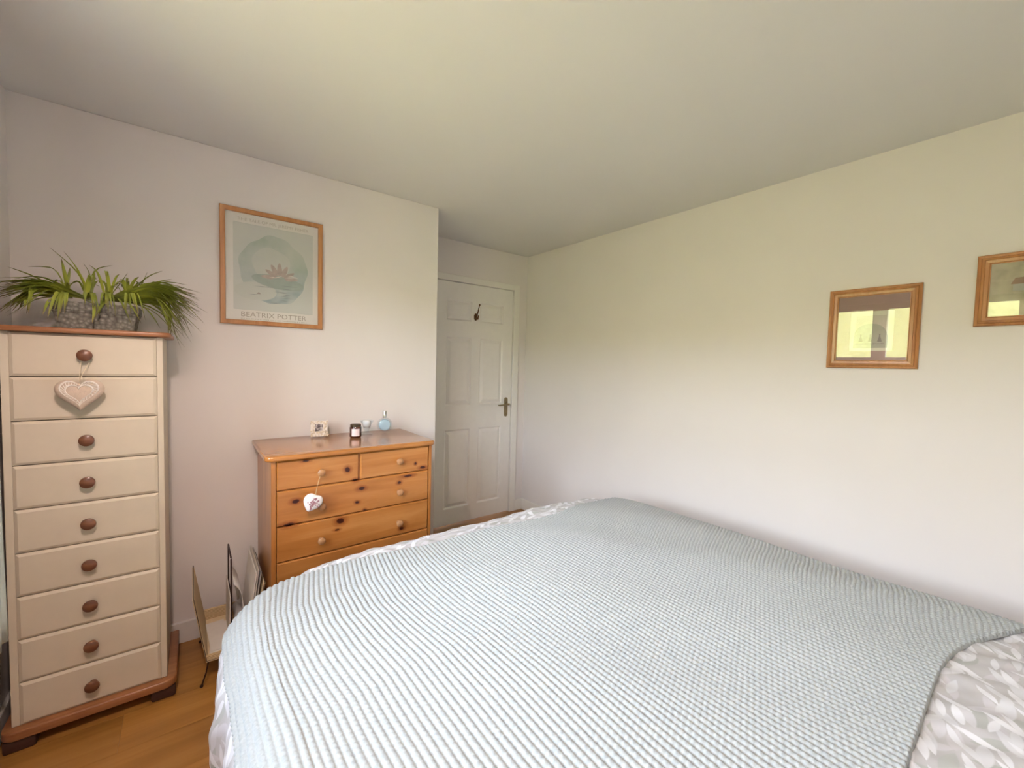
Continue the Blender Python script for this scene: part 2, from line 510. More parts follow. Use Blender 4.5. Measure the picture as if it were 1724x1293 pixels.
# ------------------------------------------------------------------ the room
T = 0.12
b = BM(); box(b, XW - T, XR + T, YN - T, YD + T, -0.10, -0.012)
floor = struct(mk('floor', b, M['floor']), 'orange-brown laminate floor of boards running along the poster wall', 'floor')
# boards
pw = 0.19
seam = 1.85
y = seam - 13 * pw
row = 0
while y < YD:
    y0, y1 = max(y, YN), min(y + pw, YD + 0.03)
    if y1 - y0 > 0.01:
        x = XW - [0.35, 0.95, 0.05, 0.65][row % 4]
        while x < XR:
            x0, x1 = max(x, XW), min(x + 1.28, XR)
            if y0 > YL + 0.0:
                x0 = max(x0, XO)
            if x1 - x0 > 0.02:
                b = BM(); box(b, x0 + 0.0003, x1 - 0.0003, y0 + 0.0003, y1 - 0.0003, -0.012, 0.0)
                mk('plank', b, M['floor'], floor)
            x += 1.28
    y += pw; row += 1

b = BM(); box(b, XW - T, XR + T, YN - T, YD + T, H, H + 0.1)
struct(mk('ceiling', b, M['ceiling']), 'plain off-white painted ceiling', 'ceiling')

b = BM(); box(b, XW - T, XO, YL, YD + T, 0, H, 0.003, 2)
struct(mk('wall_left', b, M['wall']), 'pale beige wall carrying the pond poster, ending in a corner by the door', 'wall')
DX0, DX1, DZ = 1.507, 2.2692, 1.985
b = BM()
box(b, XO - 0.02, DX0 - 0.03, YD, YD + T, 0, H)
box(b, DX1 + 0.03, XR + T, YD, YD + T, 0, H)
box(b, DX0 - 0.03, DX1 + 0.03, YD, YD + T, DZ + 0.033, H)
box(b, XO - 0.02, XR + T, YD + T, YD + T + 0.03, 0, H)  # added slab, unseen behind the door, stops sky light leaking under it
struct(mk('wall_back', b, M['wall']), 'narrow beige wall around the white door', 'wall')
b = BM(); box(b, XR, XR + T, YN - T, YD, 0, H)
struct(mk('wall_right', b, M['wall']), 'long pale wall with two small framed pictures, lit by the window', 'wall')
b = BM(); box(b, XW - T, XR, YN - T, YN, 0, H)
struct(mk('wall_behind', b, M['wall']), 'plain wall behind the viewer', 'wall')
b = BM()
box(b, XW - 0.2, XW, YN, WY0, 0, H)
box(b, XW - 0.2, XW, WY1, YL, 0, H)
box(b, XW - 0.2, XW, WY0, WY1, 0, WZ0)
box(b, XW - 0.2, XW, WY0, WY1, WZ1, H)
struct(mk('wall_window', b, M['wall']), 'wall with the window, at the far left edge', 'wall')

# baseboards
def skirt(name, x0, x1, y0, y1, label):
    b = BM(); box(b, x0, x1, y0, y1, 0, 0.0998, 0.004, 2)
    return struct(mk(name, b, M['gloss']), label, 'baseboard')
skirt('baseboard_left', XW, XO, YL - 0.015, YL - 0.0005, 'white skirting board under the poster wall')
skirt('baseboard_corner', XO + 0.0005, XO + 0.015, YL - 0.015, YD, 'white skirting board on the return beside the door')
skirt('baseboard_back', 2.336, XR, YD - 0.015, YD - 0.0005, 'short piece of white skirting right of the door')
skirt('baseboard_right', XR - 0.015, XR - 0.0005, YN, YD - 0.015, 'white skirting board along the long right wall')
skirt('baseboard_window', XW + 0.0005, XW + 0.015, YN, YL - 0.015, 'white skirting board under the window wall')

# window
wr = WY0 + 0.0
b = BM()
FX0, FX1 = XW - 0.13, XW - 0.07
TR0, TR1 = 1.455, 1.500
box(b, FX0, FX1, WY0, WY0 + 0.060, WZ0, WZ1, 0.004)
box(b, FX0, FX1, WY1 - 0.060, WY1, WZ0, WZ1, 0.004)
box(b, FX0, FX1, WY0, WY1, WZ0, WZ0 + 0.06, 0.004)
box(b, FX0, FX1, WY0, WY1, WZ1 - 0.055, WZ1, 0.004)
ys = [0.211, 0.567, 0.679, 1.035, 1.147, 1.503]
for a, c in ((0.567, 0.679), (1.035, 1.147)):
    box(b, FX0, FX1 + 0.004, a, c, WZ0 + 0.04, WZ1 - 0.04, 0.004)
box(b, FX0, FX1 + 0.002, WY0 + 0.05, WY1 - 0.05, TR0, TR1, 0.004)
win = struct(mk('window_1', b, M['gloss'], smooth=False), 'white three-light window, seen only mirrored in the picture glass', 'window')
for a, c in ((0.211, 0.567), (0.679, 1.035), (1.147, 1.503)):
    for z0, z1 in ((WZ0 + 0.06, TR0), (TR1, WZ1 - 0.055)):
        b = BM(); box(b, XW - 0.102, XW - 0.098, a - 0.005, c + 0.005, z0 - 0.005, z1 + 0.005)
        mk('pane', b, M['pane'], win)
b = BM(); box(b, XW - 0.07, XW + 0.03, WY0 - 0.03, WY1 + 0.03, WZ0 - 0.03, WZ0 - 0.001, 0.005)
mk('window_sill', b, M['gloss'], win)

# outdoors: a sunlit grass bank
n = 60
b = BM()
g = [[None] * (n + 1) for _ in range(n + 1)]
for i in range(n + 1):
    for j in range(n + 1):
        d = 0.3 + 30.0 * i / n
        yy = -30 + 60 * j / n
        if d < 2.2: z = -0.45
        elif d < 25: z = -0.45 + 5.8 * ((d - 2.2) / 22.8) ** 0.9
        else: z = 5.35 + 0.02 * (d - 25)
        z += 0.06 * math.sin(yy * 1.7 + d) + 0.05 * math.sin(yy * 4.1 + d * 2.3)
        g[i][j] = b.verts.new((XW - 0.2 - d, yy, z))
for i in range(n):
    for j in range(n):
        b.faces.new((g[i][j], g[i][j + 1], g[i + 1][j + 1], g[i + 1][j]))
bmesh.ops.recalc_face_normals(b, faces=b.faces[:])
struct(mk('grass_bank', b, M['grass'], smooth=True), 'sunlit grass bank outside, mirrored in the picture glass', 'grass')

# door with architrave
b = BM()
for x0, x1, z0, z1 in ((1.440, DX0 - 0.008, 0, 2.038), (DX1 + 0.003, 2.3346, 0, 2.038), (DX0 - 0.008, DX1 + 0.003, DZ + 0.003, 2.038)):
    box(b, x0, x1, YD - 0.016, YD - 0.0002, z0, z1, 0.004, 2)
box(b, DX0 - 0.03, DX0 - 0.003, YD, YD + 0.1, 0, DZ + 0.03)
box(b, DX1 + 0.003, DX1 + 0.03, YD, YD + 0.1, 0, DZ + 0.03)
box(b, DX0 - 0.03, DX1 + 0.03, YD, YD + 0.1, DZ + 0.003, DZ + 0.032)
struct(mk('trim_1', b, M['gloss']), 'white architrave around the panelled door', 'door frame')
b = BM()
px = [(1.607, 1.848), (1.928, 2.169)]
pz = [(0.141, 0.791), (0.99, 1.547), (1.68, 1.845)]
y0, y1 = YD + 0.002, YD + 0.038
xs = [DX0, 1.607, 1.848, 1.928, 2.169, DX1]; zs = [0.010, 0.141, 0.791, 0.99, 1.547, 1.68, 1.845, DZ]
holes = {(1, 1), (3, 1), (1, 3), (3, 3), (1, 5), (3, 5)}
for i in range(5):
    for k in range(7):
        if (i, k) in holes: continue
        box(b, xs[i], xs[i + 1], y0, y1, zs[k], zs[k + 1])
bmesh.ops.remove_doubles(b, verts=b.verts[:], dist=1e-5)
seen = {}
for f in b.faces[:]:
    key = tuple(sorted(v.index for v in f.verts))
b.verts.index_update()
dupe = {}
for f in b.faces[:]:
    dupe.setdefault(tuple(sorted(v.index for v in f.verts)), []).append(f)
bmesh.ops.delete(b, geom=[f for fs in dupe.values() if len(fs) > 1 for f in fs], context='FACES_ONLY')
door = struct(mk('door_1', b, M['door']), 'closed white six-panel door with brass lever and coat hook', 'door')
for x0, x1 in px:
    for z0, z1 in pz:
        b = BM()
        prof = [(0.0, 0.0), (0.004, 0.002), (0.010, 0.009), (0.014, 0.010), (0.038, 0.002), (0.042, 0.0015)]
        loops = []
        for ins, dep in prof:
            loops.append([b.verts.new((x, y0 + dep, z)) for x, z in ((x0 + ins, z0 + ins), (x1 - ins, z0 + ins), (x1 - ins, z1 - ins), (x0 + ins, z1 - ins))])
        for A, B in zip(loops, loops[1:]):
            for k in range(4):
                b.faces.new((A[k], A[(k + 1) % 4], B[(k + 1) % 4], B[k]))
        b.faces.new(loops[-1])
        o = mk('panel', b, M['door'], door)
# lever handle on plate
b = BM()
hx = 2.2145
outl = [(hx + 0.0175 * math.cos(t), 1.0245 + 0.0175 * math.sin(t)) for t in np.linspace(0, PI, 9)] + [(hx + 0.0175 * math.cos(t), 0.8895 + 0.0175 * math.sin(t)) for t in np.linspace(PI, 2 * PI, 9)]
prism(b, outl, lambda a, c, d: (a, y0 - d, c), 0.0, 0.007)
plate = mk('handle_plate', b, M['brass'], door, smooth=True)
b = BM()
tube(b, [(hx, y0 - 0.006, 0.983), (hx, y0 - 0.025, 0.983), (hx, y0 - 0.044, 0.983)], [0.010, 0.008, 0.009], 12)
tube(b, [(hx + 0.010, y0 - 0.044, 0.985), (hx - 0.02, y0 - 0.047, 0.985), (hx - 0.06, y0 - 0.046, 0.981), (hx - 0.095, y0 - 0.044, 0.977), (hx - 0.108, y0 - 0.040, 0.980)], [0.008, 0.0075, 0.006, 0.0065, 0.004], 12)
mk('door_handle', b, M['brass'], door, smooth=True)
# coat hook
hk = empty('coat_hook', (1.881, y0, 1.70))
tag(hk, 'bronze double coat hook fixed high on the white door', 'hook')
b = BM()
outl = [(1.881 + 0.016 * math.cos(t), 1.722 + 0.030 * math.sin(t)) for t in np.linspace(0, 2 * PI, 17)[:-1]]
prism(b, outl, lambda a, c, d: (a, y0 - d, c), 0.0, 0.005)
mk('back_plate', b, M['bronze'], hk, smooth=True)
b = BM()
tube(b, [(1.881, y0 - 0.004, 1.728), (1.881, y0 - 0.022, 1.738), (1.881, y0 - 0.038, 1.765), (1.881, y0 - 0.046, 1.79), (1.881, y0 - 0.056, 1.812)], [0.007, 0.006, 0.005, 0.004, 0.004], 10)
lathe(b, [(0, -0.008), (0.006, -0.005), (0.008, 0), (0.006, 0.005), (0, 0.008)], (1.881, y0 - 0.058, 1.817), 'Z', 12)
mk('upper_prong', b, M['bronze'], hk, smooth=True)
b = BM()
tube(b, [(1.881, y0 - 0.004, 1.716), (1.881, y0 - 0.020, 1.704), (1.881, y0 - 0.034, 1.704), (1.881, y0 - 0.042, 1.718), (1.881, y0 - 0.042, 1.732)], [0.008, 0.0075, 0.007, 0.005, 0.006], 10)
mk('lower_prong', b, M['bronze'], hk, smooth=True)

# ------------------------------------------------------------------ bed
RE, RC = 0.12, 0.20
XI0, XI1, YI0, YI1 = 0.175, 1.965, -0.52, 1.585
CX, CY = (XI0 + XI1) / 2, (YI0 + YI1) / 2
HX, HY = (XI1 - XI0) / 2, (YI1 - YI0) / 2
def bedmap(u, v, off=0.0):
    px_, py_ = u - CX, v - CY
    qx = np.abs(px_) - (HX - RC); qy = np.abs(py_) - (HY - RC)
    mxq, myq = np.maximum(qx, 0), np.maximum(qy, 0)
    ln = np.sqrt(mxq ** 2 + myq ** 2)
    sd = ln + np.minimum(np.maximum(qx, qy), 0) - RC
    s = np.maximum(sd, 0)
    l2 = np.where(ln > 1e-9, ln, 1)
    nx = np.where(ln > 1e-9, mxq / l2 * np.sign(px_), 0); ny = np.where(ln > 1e-9, myq / l2 * np.sign(py_), 0)
    bx, by = u - nx * s, v - ny * s
    a = np.minimum(s / RE, PI / 2)
    down = np.maximum(s - RE * PI / 2, 0)
    o_ = RE * np.sin(a)
    drop = RE * (1 - np.cos(a)) + down
    per = bx * 1.0 - by * 1.0
    wav = (0.014 * np.sin(per * 17 + 1.0) + 0.008 * np.sin(per * 41 + 0.4)) * np.clip(drop / 0.22, 0, 1) ** 1.2
    o_ = o_ + wav + 0.01 * np.clip(drop / 0.2, 0, 1)
    xn, yn = (bx - CX) / HX, (by - CY) / HY
    zt = 0.612 - 0.040 * np.abs(xn) ** 4 - 0.022 * np.abs(yn) ** 6
    zt = zt + 0.005 * np.sin(bx * 6.1 + 1.2) * np.cos(by * 5.3) + 0.003 * np.sin(bx * 13 + by * 9)
    P = np.stack([bx + nx * o_, by + ny * o_, zt - drop], -1)
    return P

def normals(P):
    du = np.gradient(P, axis=0); dv = np.gradient(P, axis=1)
    n_ = np.cross(du, dv)
    n_ /= np.linalg.norm(n_, axis=-1, keepdims=True) + 1e-12
    return n_

def grid_obj(name, P, UV, mat, parent=None, smooth=True):
    nu, nv = P.shape[:2]
    org = np.array([P[..., 0].mean(), P[..., 1].mean(), P[..., 2].min()])
    co = (P - org).reshape(-1, 3).astype(np.float32)
    idx = np.arange(nu * nv).reshape(nu, nv)
    q = np.stack([idx[:-1, :-1], idx[1:, :-1], idx[1:, 1:], idx[:-1, 1:]], -1).reshape(-1, 4)
    me = bpy.data.meshes.new(name)
    me.vertices.add(len(co)); me.vertices.foreach_set('co', co.ravel())
    me.loops.add(q.size); me.loops.foreach_set('vertex_index', q.ravel().astype(np.int32))
    me.polygons.add(len(q)); me.polygons.foreach_set('loop_start', np.arange(0, q.size, 4, dtype=np.int32))
    me.polygons.foreach_set('use_smooth', np.ones(len(q), dtype=bool))
    me.update(calc_edges=True)
    if UV is not None:
        ul = me.uv_layers.new(name='UVMap')
        ul.data.foreach_set('uv', UV.reshape(-1, 2)[q.ravel()].astype(np.float32).ravel())
    return link_mesh(name, me, mat, parent, Vector(org.tolist()), False)

bed = empty('bed', (CX, CY, 0))
tag(bed, 'double bed under a leaf-print duvet and ribbed throw, filling the foreground', 'bed')
b = BM(); box(b, XI0 + 0.02, XI1 - 0.02, YI0, YI1 - 0.02, 0.03, 0.31, 0.02, 3); mk('divan_base', b, M['divan'], bed, smooth=True)
b = BM(); box(b, XI0 + 0.02, XI1 - 0.02, YI0, YI1 - 0.02, 0.311, 0.505, 0.05, 4); mk('mattress', b, M['mattress'], bed, smooth=True)
for lx in (XI0 + 0.12, XI1 - 0.12):
    for ly in (YI0 + 0.12, YI1 - 0.12):
        b = BM(); lathe(b, [(0.0, 0), (0.022, 0), (0.025, 0.03), (0.0, 0.031)], (lx, ly, 0), 'Z', 12); mk('foot', b, M['wire'], bed, smooth=True)

su = np.linspace(XI0 - 0.44, XI1 + 0.44, 330); sv = np.linspace(-0.50, YI1 + 0.44, 300)
U, V = np.meshgrid(su, sv, indexing='ij')
P = bedmap(U, V)
nn = normals(P)
puff = 0.004 * np.sin(U * 31 + 3 * np.sin(V * 9)) * np.cos(V * 27 + 2 * np.sin(U * 11)) + 0.0015 * np.sin(U * 83 + V * 57)
P = P + nn * puff[..., None]
duv = grid_obj('duvet', P, np.stack([U, V], -1), M['duvet'])
tag(duv, 'grey and white leaf-print duvet hanging over the bed sides', 'duvet')
md = duv.modifiers.new('thick', 'SOLIDIFY'); md.thickness = 0.012; md.offset = -1

# throw
pitch, st = 0.0158, 0.0140
def interp(x, xs_, ys_): return np.interp(x, xs_, ys_)
NR, SR, SV = 134, 7, 5
s_ = np.arange(NR * SR + 1) / SR * pitch + 0.052
TU0, TU1 = s_[0], s_[-1]
nv_ = 104
t_ = np.linspace(0, 1, nv_ * SV + 1)
S_, T_ = np.meshgrid(s_, t_, indexing='ij')
vnear = interp(s_, [0, 1.0, 1.45, 1.65, 1.8, 1.95, 2.2], [0.12, 0.125, 0.135, 0.115, 0.07, 0.01, -0.03])
kk = np.exp(-0.5 * (np.arange(-90, 91) / 40.0) ** 2); kk /= kk.sum()
vnear = np.convolve(np.pad(vnear, 90, mode='edge'), kk, mode='valid')
vfar = interp(s_, [0, 0.25, 0.42, 0.66, 1.05, 1.27, 1.46, 1.62, 1.9, 2.2], [1.60, 1.585, 1.55, 1.50, 1.485, 1.455, 1.45, 1.50, 1.53, 1.53])
vfar = np.convolve(np.pad(vfar, 90, mode='edge'), kk, mode='valid')
Vv = vnear[:, None] + (vfar - vnear)[:, None] * T_
wz = interp(Vv, [0.1, 0.7, 0.9, 1.05, 1.2, 1.35, 1.45, 1.62], [0.0, 0.0, -0.006, -0.024, -0.034, -0.024, -0.004, 0.036])
k3 = np.exp(-0.5 * (np.arange(-10, 11) / 4) ** 2)
fall = np.clip(1.25 - S_ / 1.25, 0, 1) * np.clip((S_ - 0.05) / 0.2, 0, 1)
Uu = S_ + wz * fall
stc = T_ * nv_
ribp = (S_ - TU0) / pitch
ridge = np.abs(np.sin(PI * ribp)) ** 0.75
zz = np.sin(2 * PI * stc)
kr_ = np.clip(np.floor(ribp), 0, NR).astype(int)
stc = stc + (0.5 * (kr_ % 2) + np.random.uniform(-0.12, 0.12, NR + 1)[kr_])
zz = np.sin(2 * PI * stc)
Uu = Uu + 0.0012 * zz * (ridge)
hgt = 0.0062 * ridge * (0.74 + 0.26 * np.cos(2 * PI * (stc + 0.25)))
P0 = bedmap(Uu, Vv)
# normals from a smooth sheet
n0 = normals(bedmap(S_, Vv))
P1 = P0 + n0 * (0.009 + hgt)[..., None]
# closed hem: pull the outermost ring down onto the duvet
ring = np.zeros(S_.shape, bool); ring[0, :] = ring[-1, :] = True; ring[:, 0] = ring[:, -1] = True
P1 = np.where(ring[..., None], P0 + n0 * 0.0015, P1)
thr = grid_obj('knitted_throw', P1, None, M['knit'])
tag(thr, 'pale blue-grey ribbed knitted throw spread over the foot of the bed', 'throw')

# ------------------------------------------------------------------ tall cream chest
YT = 2.0675
tc_ = empty('tall_chest_of_drawers', (-0.28, 2.22, 0))
tag(tc_, 'tall narrow cream chest of nine drawers with brown knobs, far left', 'chest of drawers')
b = BM()
box(b, -0.4895, -0.470, YT, 2.400, 0.0757, 1.404, 0.002)
box(b, -0.1045, -0.086, YT, 2.400, 0.0757, 1.404, 0.002)
box(b, -0.470, -0.1045, 2.385, 2.400, 0.0757, 1.404)
box(b, -0.470, -0.1045, YT + 0.010, 2.385, 0.0757, 0.086)
mk('carcass', b, M['cream'], tc_)
def rounded_board(x0, x1, y0, y1, z0, z1, r, bev):
    b = BM()
    pts = [(x0, y1), (x0, y0 + r)] + [(x0 + r - r * math.cos(t), y0 + r - r * math.sin(t)) for t in np.linspace(0.2, PI / 2, 6)]
    pts += [(x1 - r + r * math.sin(t), y0 + r - r * math.cos(t)) for t in np.linspace(0, PI / 2 - 0.2, 6)] + [(x1, y0 + r), (x1, y1)]
    prism(b, pts, lambda a, c, d: (a, c, d), z0, z1)
    es = [e for e in b.edges if abs(e.verts[0].co.z - e.verts[1].co.z) < 1e-6]
    bmesh.ops.bevel(b, geom=es, offset=bev, segments=3, profile=0.5, affect='EDGES')
    return b
mk('top_board', rounded_board(-0.502, -0.060, 2.037, 2.405, 1.4045, 1.4225, 0.03, 0.006), M['topwood'], tc_, smooth=True)
mk('plinth', rounded_board(-0.514, -0.056, 2.035, 2.405, 0.044, 0.0755, 0.04, 0.006), M['topwood'], tc_, smooth=True)
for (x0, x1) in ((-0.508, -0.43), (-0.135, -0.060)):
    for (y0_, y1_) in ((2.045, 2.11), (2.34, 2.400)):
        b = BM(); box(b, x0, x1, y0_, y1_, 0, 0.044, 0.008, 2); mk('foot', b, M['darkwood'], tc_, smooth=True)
z_t = 1.402
pit = 0.1477
knob_mesh = None
for k in range(9):
    z1 = 1.4025 - k * pit; z0 = z1 - pit + 0.0032
    b = BM()
    x0, x1 = -0.4695, -0.105
    yb, yf, bv = YT + 0.012, YT - 0.006, 0.009
    vs0 = [b.verts.new(c) for c in ((x0, yb, z0), (x1, yb, z0), (x1, yb, z1), (x0, yb, z1))]
    vs1 = [b.verts.new(c) for c in ((x0, yf + 0.006, z0), (x1, yf + 0.006, z0), (x1, yf + 0.006, z1), (x0, yf + 0.006, z1))]
    vs2 = [b.verts.new(c) for c in ((x0 + bv, yf, z0 + bv), (x1 - bv, yf, z0 + bv), (x1 - bv, yf, z1 - bv), (x0 + bv, yf, z1 - bv))]
    b.faces.new(vs0[::-1]); b.faces.new(vs2)
    for A, B in ((vs0, vs1), (vs1, vs2)):
        for q in range(4):
            b.faces.new((A[q], A[(q + 1) % 4], B[(q + 1) % 4], B[q]))
    box(b, x0 + 0.006, x1 - 0.006, yb, 2.37, z0 + 0.01, z0 + 0.018)
    bmesh.ops.recalc_face_normals(b, faces=b.faces[:])
    dr = mk('drawer', b, M['cream'], tc_)
    kc = (-0.292, yf, (z0 + z1) / 2)
    if knob_mesh is None:
        b = BM()
        lathe(b, [(0.0, 0), (0.011, 0), (0.009, 0.010), (0.010, 0.014), (0.018, 0.019), (0.0205, 0.024), (0.0195, 0.029), (0.012, 0.033), (0.0, 0.034)], kc, '-Y', 24)
        knob_mesh = mk('knob', b, M['knobdark'], dr, smooth=True, origin=kc)
    else:
        dup(knob_mesh, 'knob', kc, dr)
knob1_z = 1.4025 - pit / 2

# hearts
def heart_outline(n=40):
    pts = []
    for k in range(n):
        t = 2 * PI * k / n
        x = 16 * math.sin(t) ** 3
        y_ = 13 * math.cos(t) - 5 * math.cos(2 * t) - 2 * math.cos(3 * t) - math.cos(4 * t)
        pts.append((x / 16.0, (y_ + 2.5) / 16.0))
    return pts
def heart(bm, c, w, h, depth, rot=0.0, rings=(0.0, 0.35, 0.62, 0.82, 0.95, 1.0), back=True, lift=0.0, rnd_=0.0):
    """stuffed heart facing -Y"""
    out = [(x * (1 - rnd_) + rnd_ * math.sin(2 * PI * k / 40), z * (1 - rnd_) + rnd_ * math.cos(2 * PI * k / 40)) for k, (x, z) in enumerate(heart_outline())]
    cr, sr = math.cos(rot), math.sin(rot)
    def place(x, z, d):
        return (c[0] + (x * cr - z * sr), c[1] - d, c[2] + (x * sr + z * cr))
    for sgn in ((1, -1) if back else (1,)):
        prev = None
        for rr in rings:
            d = depth * math.sqrt(max(0, 1 - rr ** 2.6)) * sgn + lift
            if rr == 0:
                prev = [bm.verts.new(place(0, 0, d))]; continue
            cur_ = [bm.verts.new(place(x * w / 2 * rr, y_ * h / 2 * rr, d)) for x, y_ in out]
            n_ = len(out)
            for k in range(n_):
                if len(prev) == 1:
                    bm.faces.new((prev[0], cur_[k], cur_[(k + 1) % n_]))
                else:
                    bm.faces.new((prev[k], cur_[k], cur_[(k + 1) % n_], prev[(k + 1) % n_]))
            prev = cur_
    bmesh.ops.remove_doubles(bm, verts=bm.verts[:], dist=1e-5)
    bmesh.ops.recalc_face_normals(bm, faces=bm.faces[:])

hh = empty('hanging_heart', (-0.302, YT - 0.060, 1.13))
tag(hh, 'padded linen heart with white lace trim hanging from the cream chest top knob', 'heart')
hc = (-0.300, YT - 0.060, 1.199)
b = BM(); heart(b, hc, 0.122, 0.118, 0.018, rnd_=0.25); mk('cushion', b, M['linen'], hh, smooth=True)
b = BM()
out = heart_outline()
def hring(f): return [(hc[0] + x * 0.061 * f, hc[2] + 0.002 + y_ * 0.061 * f) for x, y_ in out]
for f0, f1, h_ in ((0.50, 0.58, 0.0205), (0.72, 0.80, 0.0160)):
    A = hring(f0); B = hring(f1)
    dA = 0.018 * math.sqrt(1 - f0 ** 2.6) + 0.0015; dB = 0.018 * math.sqrt(1 - f1 ** 2.6) + 0.0015
    va = [b.verts.new((p_[0], hc[1] - dA, p_[1])) for p_ in A]; vb = [b.verts.new((p_[0], hc[1] - dB, p_[1])) for p_ in B]
    vc = [b.verts.new(((A[k][0] + B[k][0]) / 2, hc[1] - (dA + dB) / 2 - 0.0015, (A[k][1] + B[k][1]) / 2)) for k in range(len(A))]
    for k in range(len(out)):
        k2 = (k + 1) % len(out)
        b.faces.new((va[k], va[k2], vc[k2], vc[k])); b.faces.new((vc[k], vc[k2], vb[k2], vb[k]))
for k in range(0, len(out)):
    p_ = hring(0.65)[k]; dd = 0.018 * math.sqrt(1 - 0.65 ** 2.6) + 0.001
    p0 = hring(0.56)[k]; p1 = hring(0.74)[(k + 1) % len(out)]
    tube(b, [(p0[0], hc[1] - dd - 0.0008, p0[1]), (p1[0], hc[1] - dd + 0.0008, p1[1])], 0.0011, 5)
mk('lace_trim', b, M['lace'], hh, smooth=True)
b = BM()
kz = 1.4025 - pit / 2 - 0.003
for s1 in (-1, 1):
    tube(b, [(-0.292 + s1 * 0.0105, YT - 0.016, kz), (-0.292 + s1 * 0.010, YT - 0.020, kz - 0.02), (-0.296 + s1 * 0.005, YT - 0.046, kz - 0.045), (-0.301, YT - 0.060, 1.243)], 0.0011, 6)
tube(b, [(-0.292 + 0.0105 * math.cos(t), YT - 0.016, kz + 0.0105 * math.sin(t)) for t in np.linspace(0, PI, 9)], 0.0011, 6)
mk('string', b, M['jute_pale'], hh, smooth=True)

# ------------------------------------------------------------------ pine chest
YC = 1.9625
ORG = (0.62, 2.2, 0)
pc = empty('pine_chest_of_drawers', ORG)
tag(pc, 'knotty orange pine chest of drawers with round knobs, beside the door corner', 'chest of drawers')
PX0, PX1, PTZ = 0.258, 0.985, 0.907
b = BM()
box(b, PX0, PX0 + 0.018, YC - 0.002, YL - 0.02, 0.0, PTZ, 0.002)
mk('side_panel', b, M['pine_side'], pc, origin=ORG)
b = BM()
box(b, PX1 - 0.010, PX1 + 0.006, YC - 0.002, YL - 0.02, 0.0, PTZ, 0.002)
mk('side_panel', b, M['pine_side'], pc, origin=ORG)
b = BM()
box(b, PX0 + 0.018, PX1 - 0.010, YL - 0.03, YL - 0.02, 0.0, PTZ)
box(b, PX0 + 0.018, PX1 - 0.010, YC + 0.012, YC + 0.03, 0.0, 0.085)
for zz_ in (0.1575, 0.3125, 0.467, 0.622, 0.776):
    box(b, PX0 + 0.018, PX1 - 0.010, YC + 0.010, YL - 0.03, zz_ - 0.006, zz_ + 0.004)
box(b, 0.6145, 0.6255, YC + 0.008, YL - 0.03, 0.776, PTZ)
mk('carcass', b, M['pine'], pc, origin=ORG)
bt = rounded_board(0.234, 1.006, 1.940, YL - 0.018, PTZ + 0.0005, 0.931, 0.03, 0.008)
mk('top_board', bt, M['pine_top'], pc, smooth=True, origin=ORG)
def pine_drawer(x0, x1, z0, z1, knobs, first):
    b = BM()
    yb, yf, bv = YC + 0.010, YC - 0.004, 0.005
    vs0 = [b.verts.new(c) for c in ((x0, yb, z0), (x1, yb, z0), (x1, yb, z1), (x0, yb, z1))]
    vs1 = [b.verts.new(c) for c in ((x0, yf + 0.006, z0), (x1, yf + 0.006, z0), (x1, yf + 0.006, z1), (x0, yf + 0.006, z1))]
    vs2 = [b.verts.new(c) for c in ((x0 + bv, yf, z0 + bv), (x1 - bv, yf, z0 + bv), (x1 - bv, yf, z1 - bv), (x0 + bv, yf, z1 - bv))]
    b.faces.new(vs0[::-1]); b.faces.new(vs2)
    for A, B in ((vs0, vs1), (vs1, vs2)):
        for q in range(4):
            b.faces.new((A[q], A[(q + 1) % 4], B[(q + 1) % 4], B[q]))
    bmesh.ops.recalc_face_normals(b, faces=b.faces[:])
    dr = mk('drawer', b, M['pine'], pc, origin=ORG)
    for kx, kz_ in knobs:
        kc = (kx, yf, kz_)
        if first[0] is None:
            b = BM()
            lathe(b, [(0.0, 0), (0.010, 0), (0.0075, 0.006), (0.008, 0.010), (0.014, 0.014), (0.0165, 0.020), (0.0155, 0.026), (0.009, 0.031), (0.0, 0.032)], kc, '-Y', 24)
            first[0] = mk('knob', b, M['pine_knob'], dr, smooth=True, origin=kc)
        else:
            dup(first[0], 'knob', kc, dr)
M['pine_knob'] = plain('pine_knob', (0.42, 0.21, 0.09), 0.3, var=0.1, scale=60, coat=0.4)
first = [None]
gx0, gx1 = PX0 + 0.0205, PX1 - 0.012
pine_drawer(gx0, 0.6165, 0.779, PTZ - 0.003, [(0.449, 0.840)], first)
pine_drawer(0.6235, gx1, 0.779, PTZ - 0.003, [(0.809, 0.845)], first)
for z0, z1 in ((0.6245, 0.7755), (0.4695, 0.6215), (0.315, 0.4665), (0.160, 0.312)):
    zc = (z0 + z1) / 2 - 0.012
    pine_drawer(gx0, gx1, z0, z1, [(0.451, zc), (0.812, zc + 0.002)], first)
b = BM(); box(b, gx0, gx1, YC - 0.002, YC + 0.011, 0.02, 0.155, 0.003); mk('plinth', b, M['pine'], pc, origin=ORG)

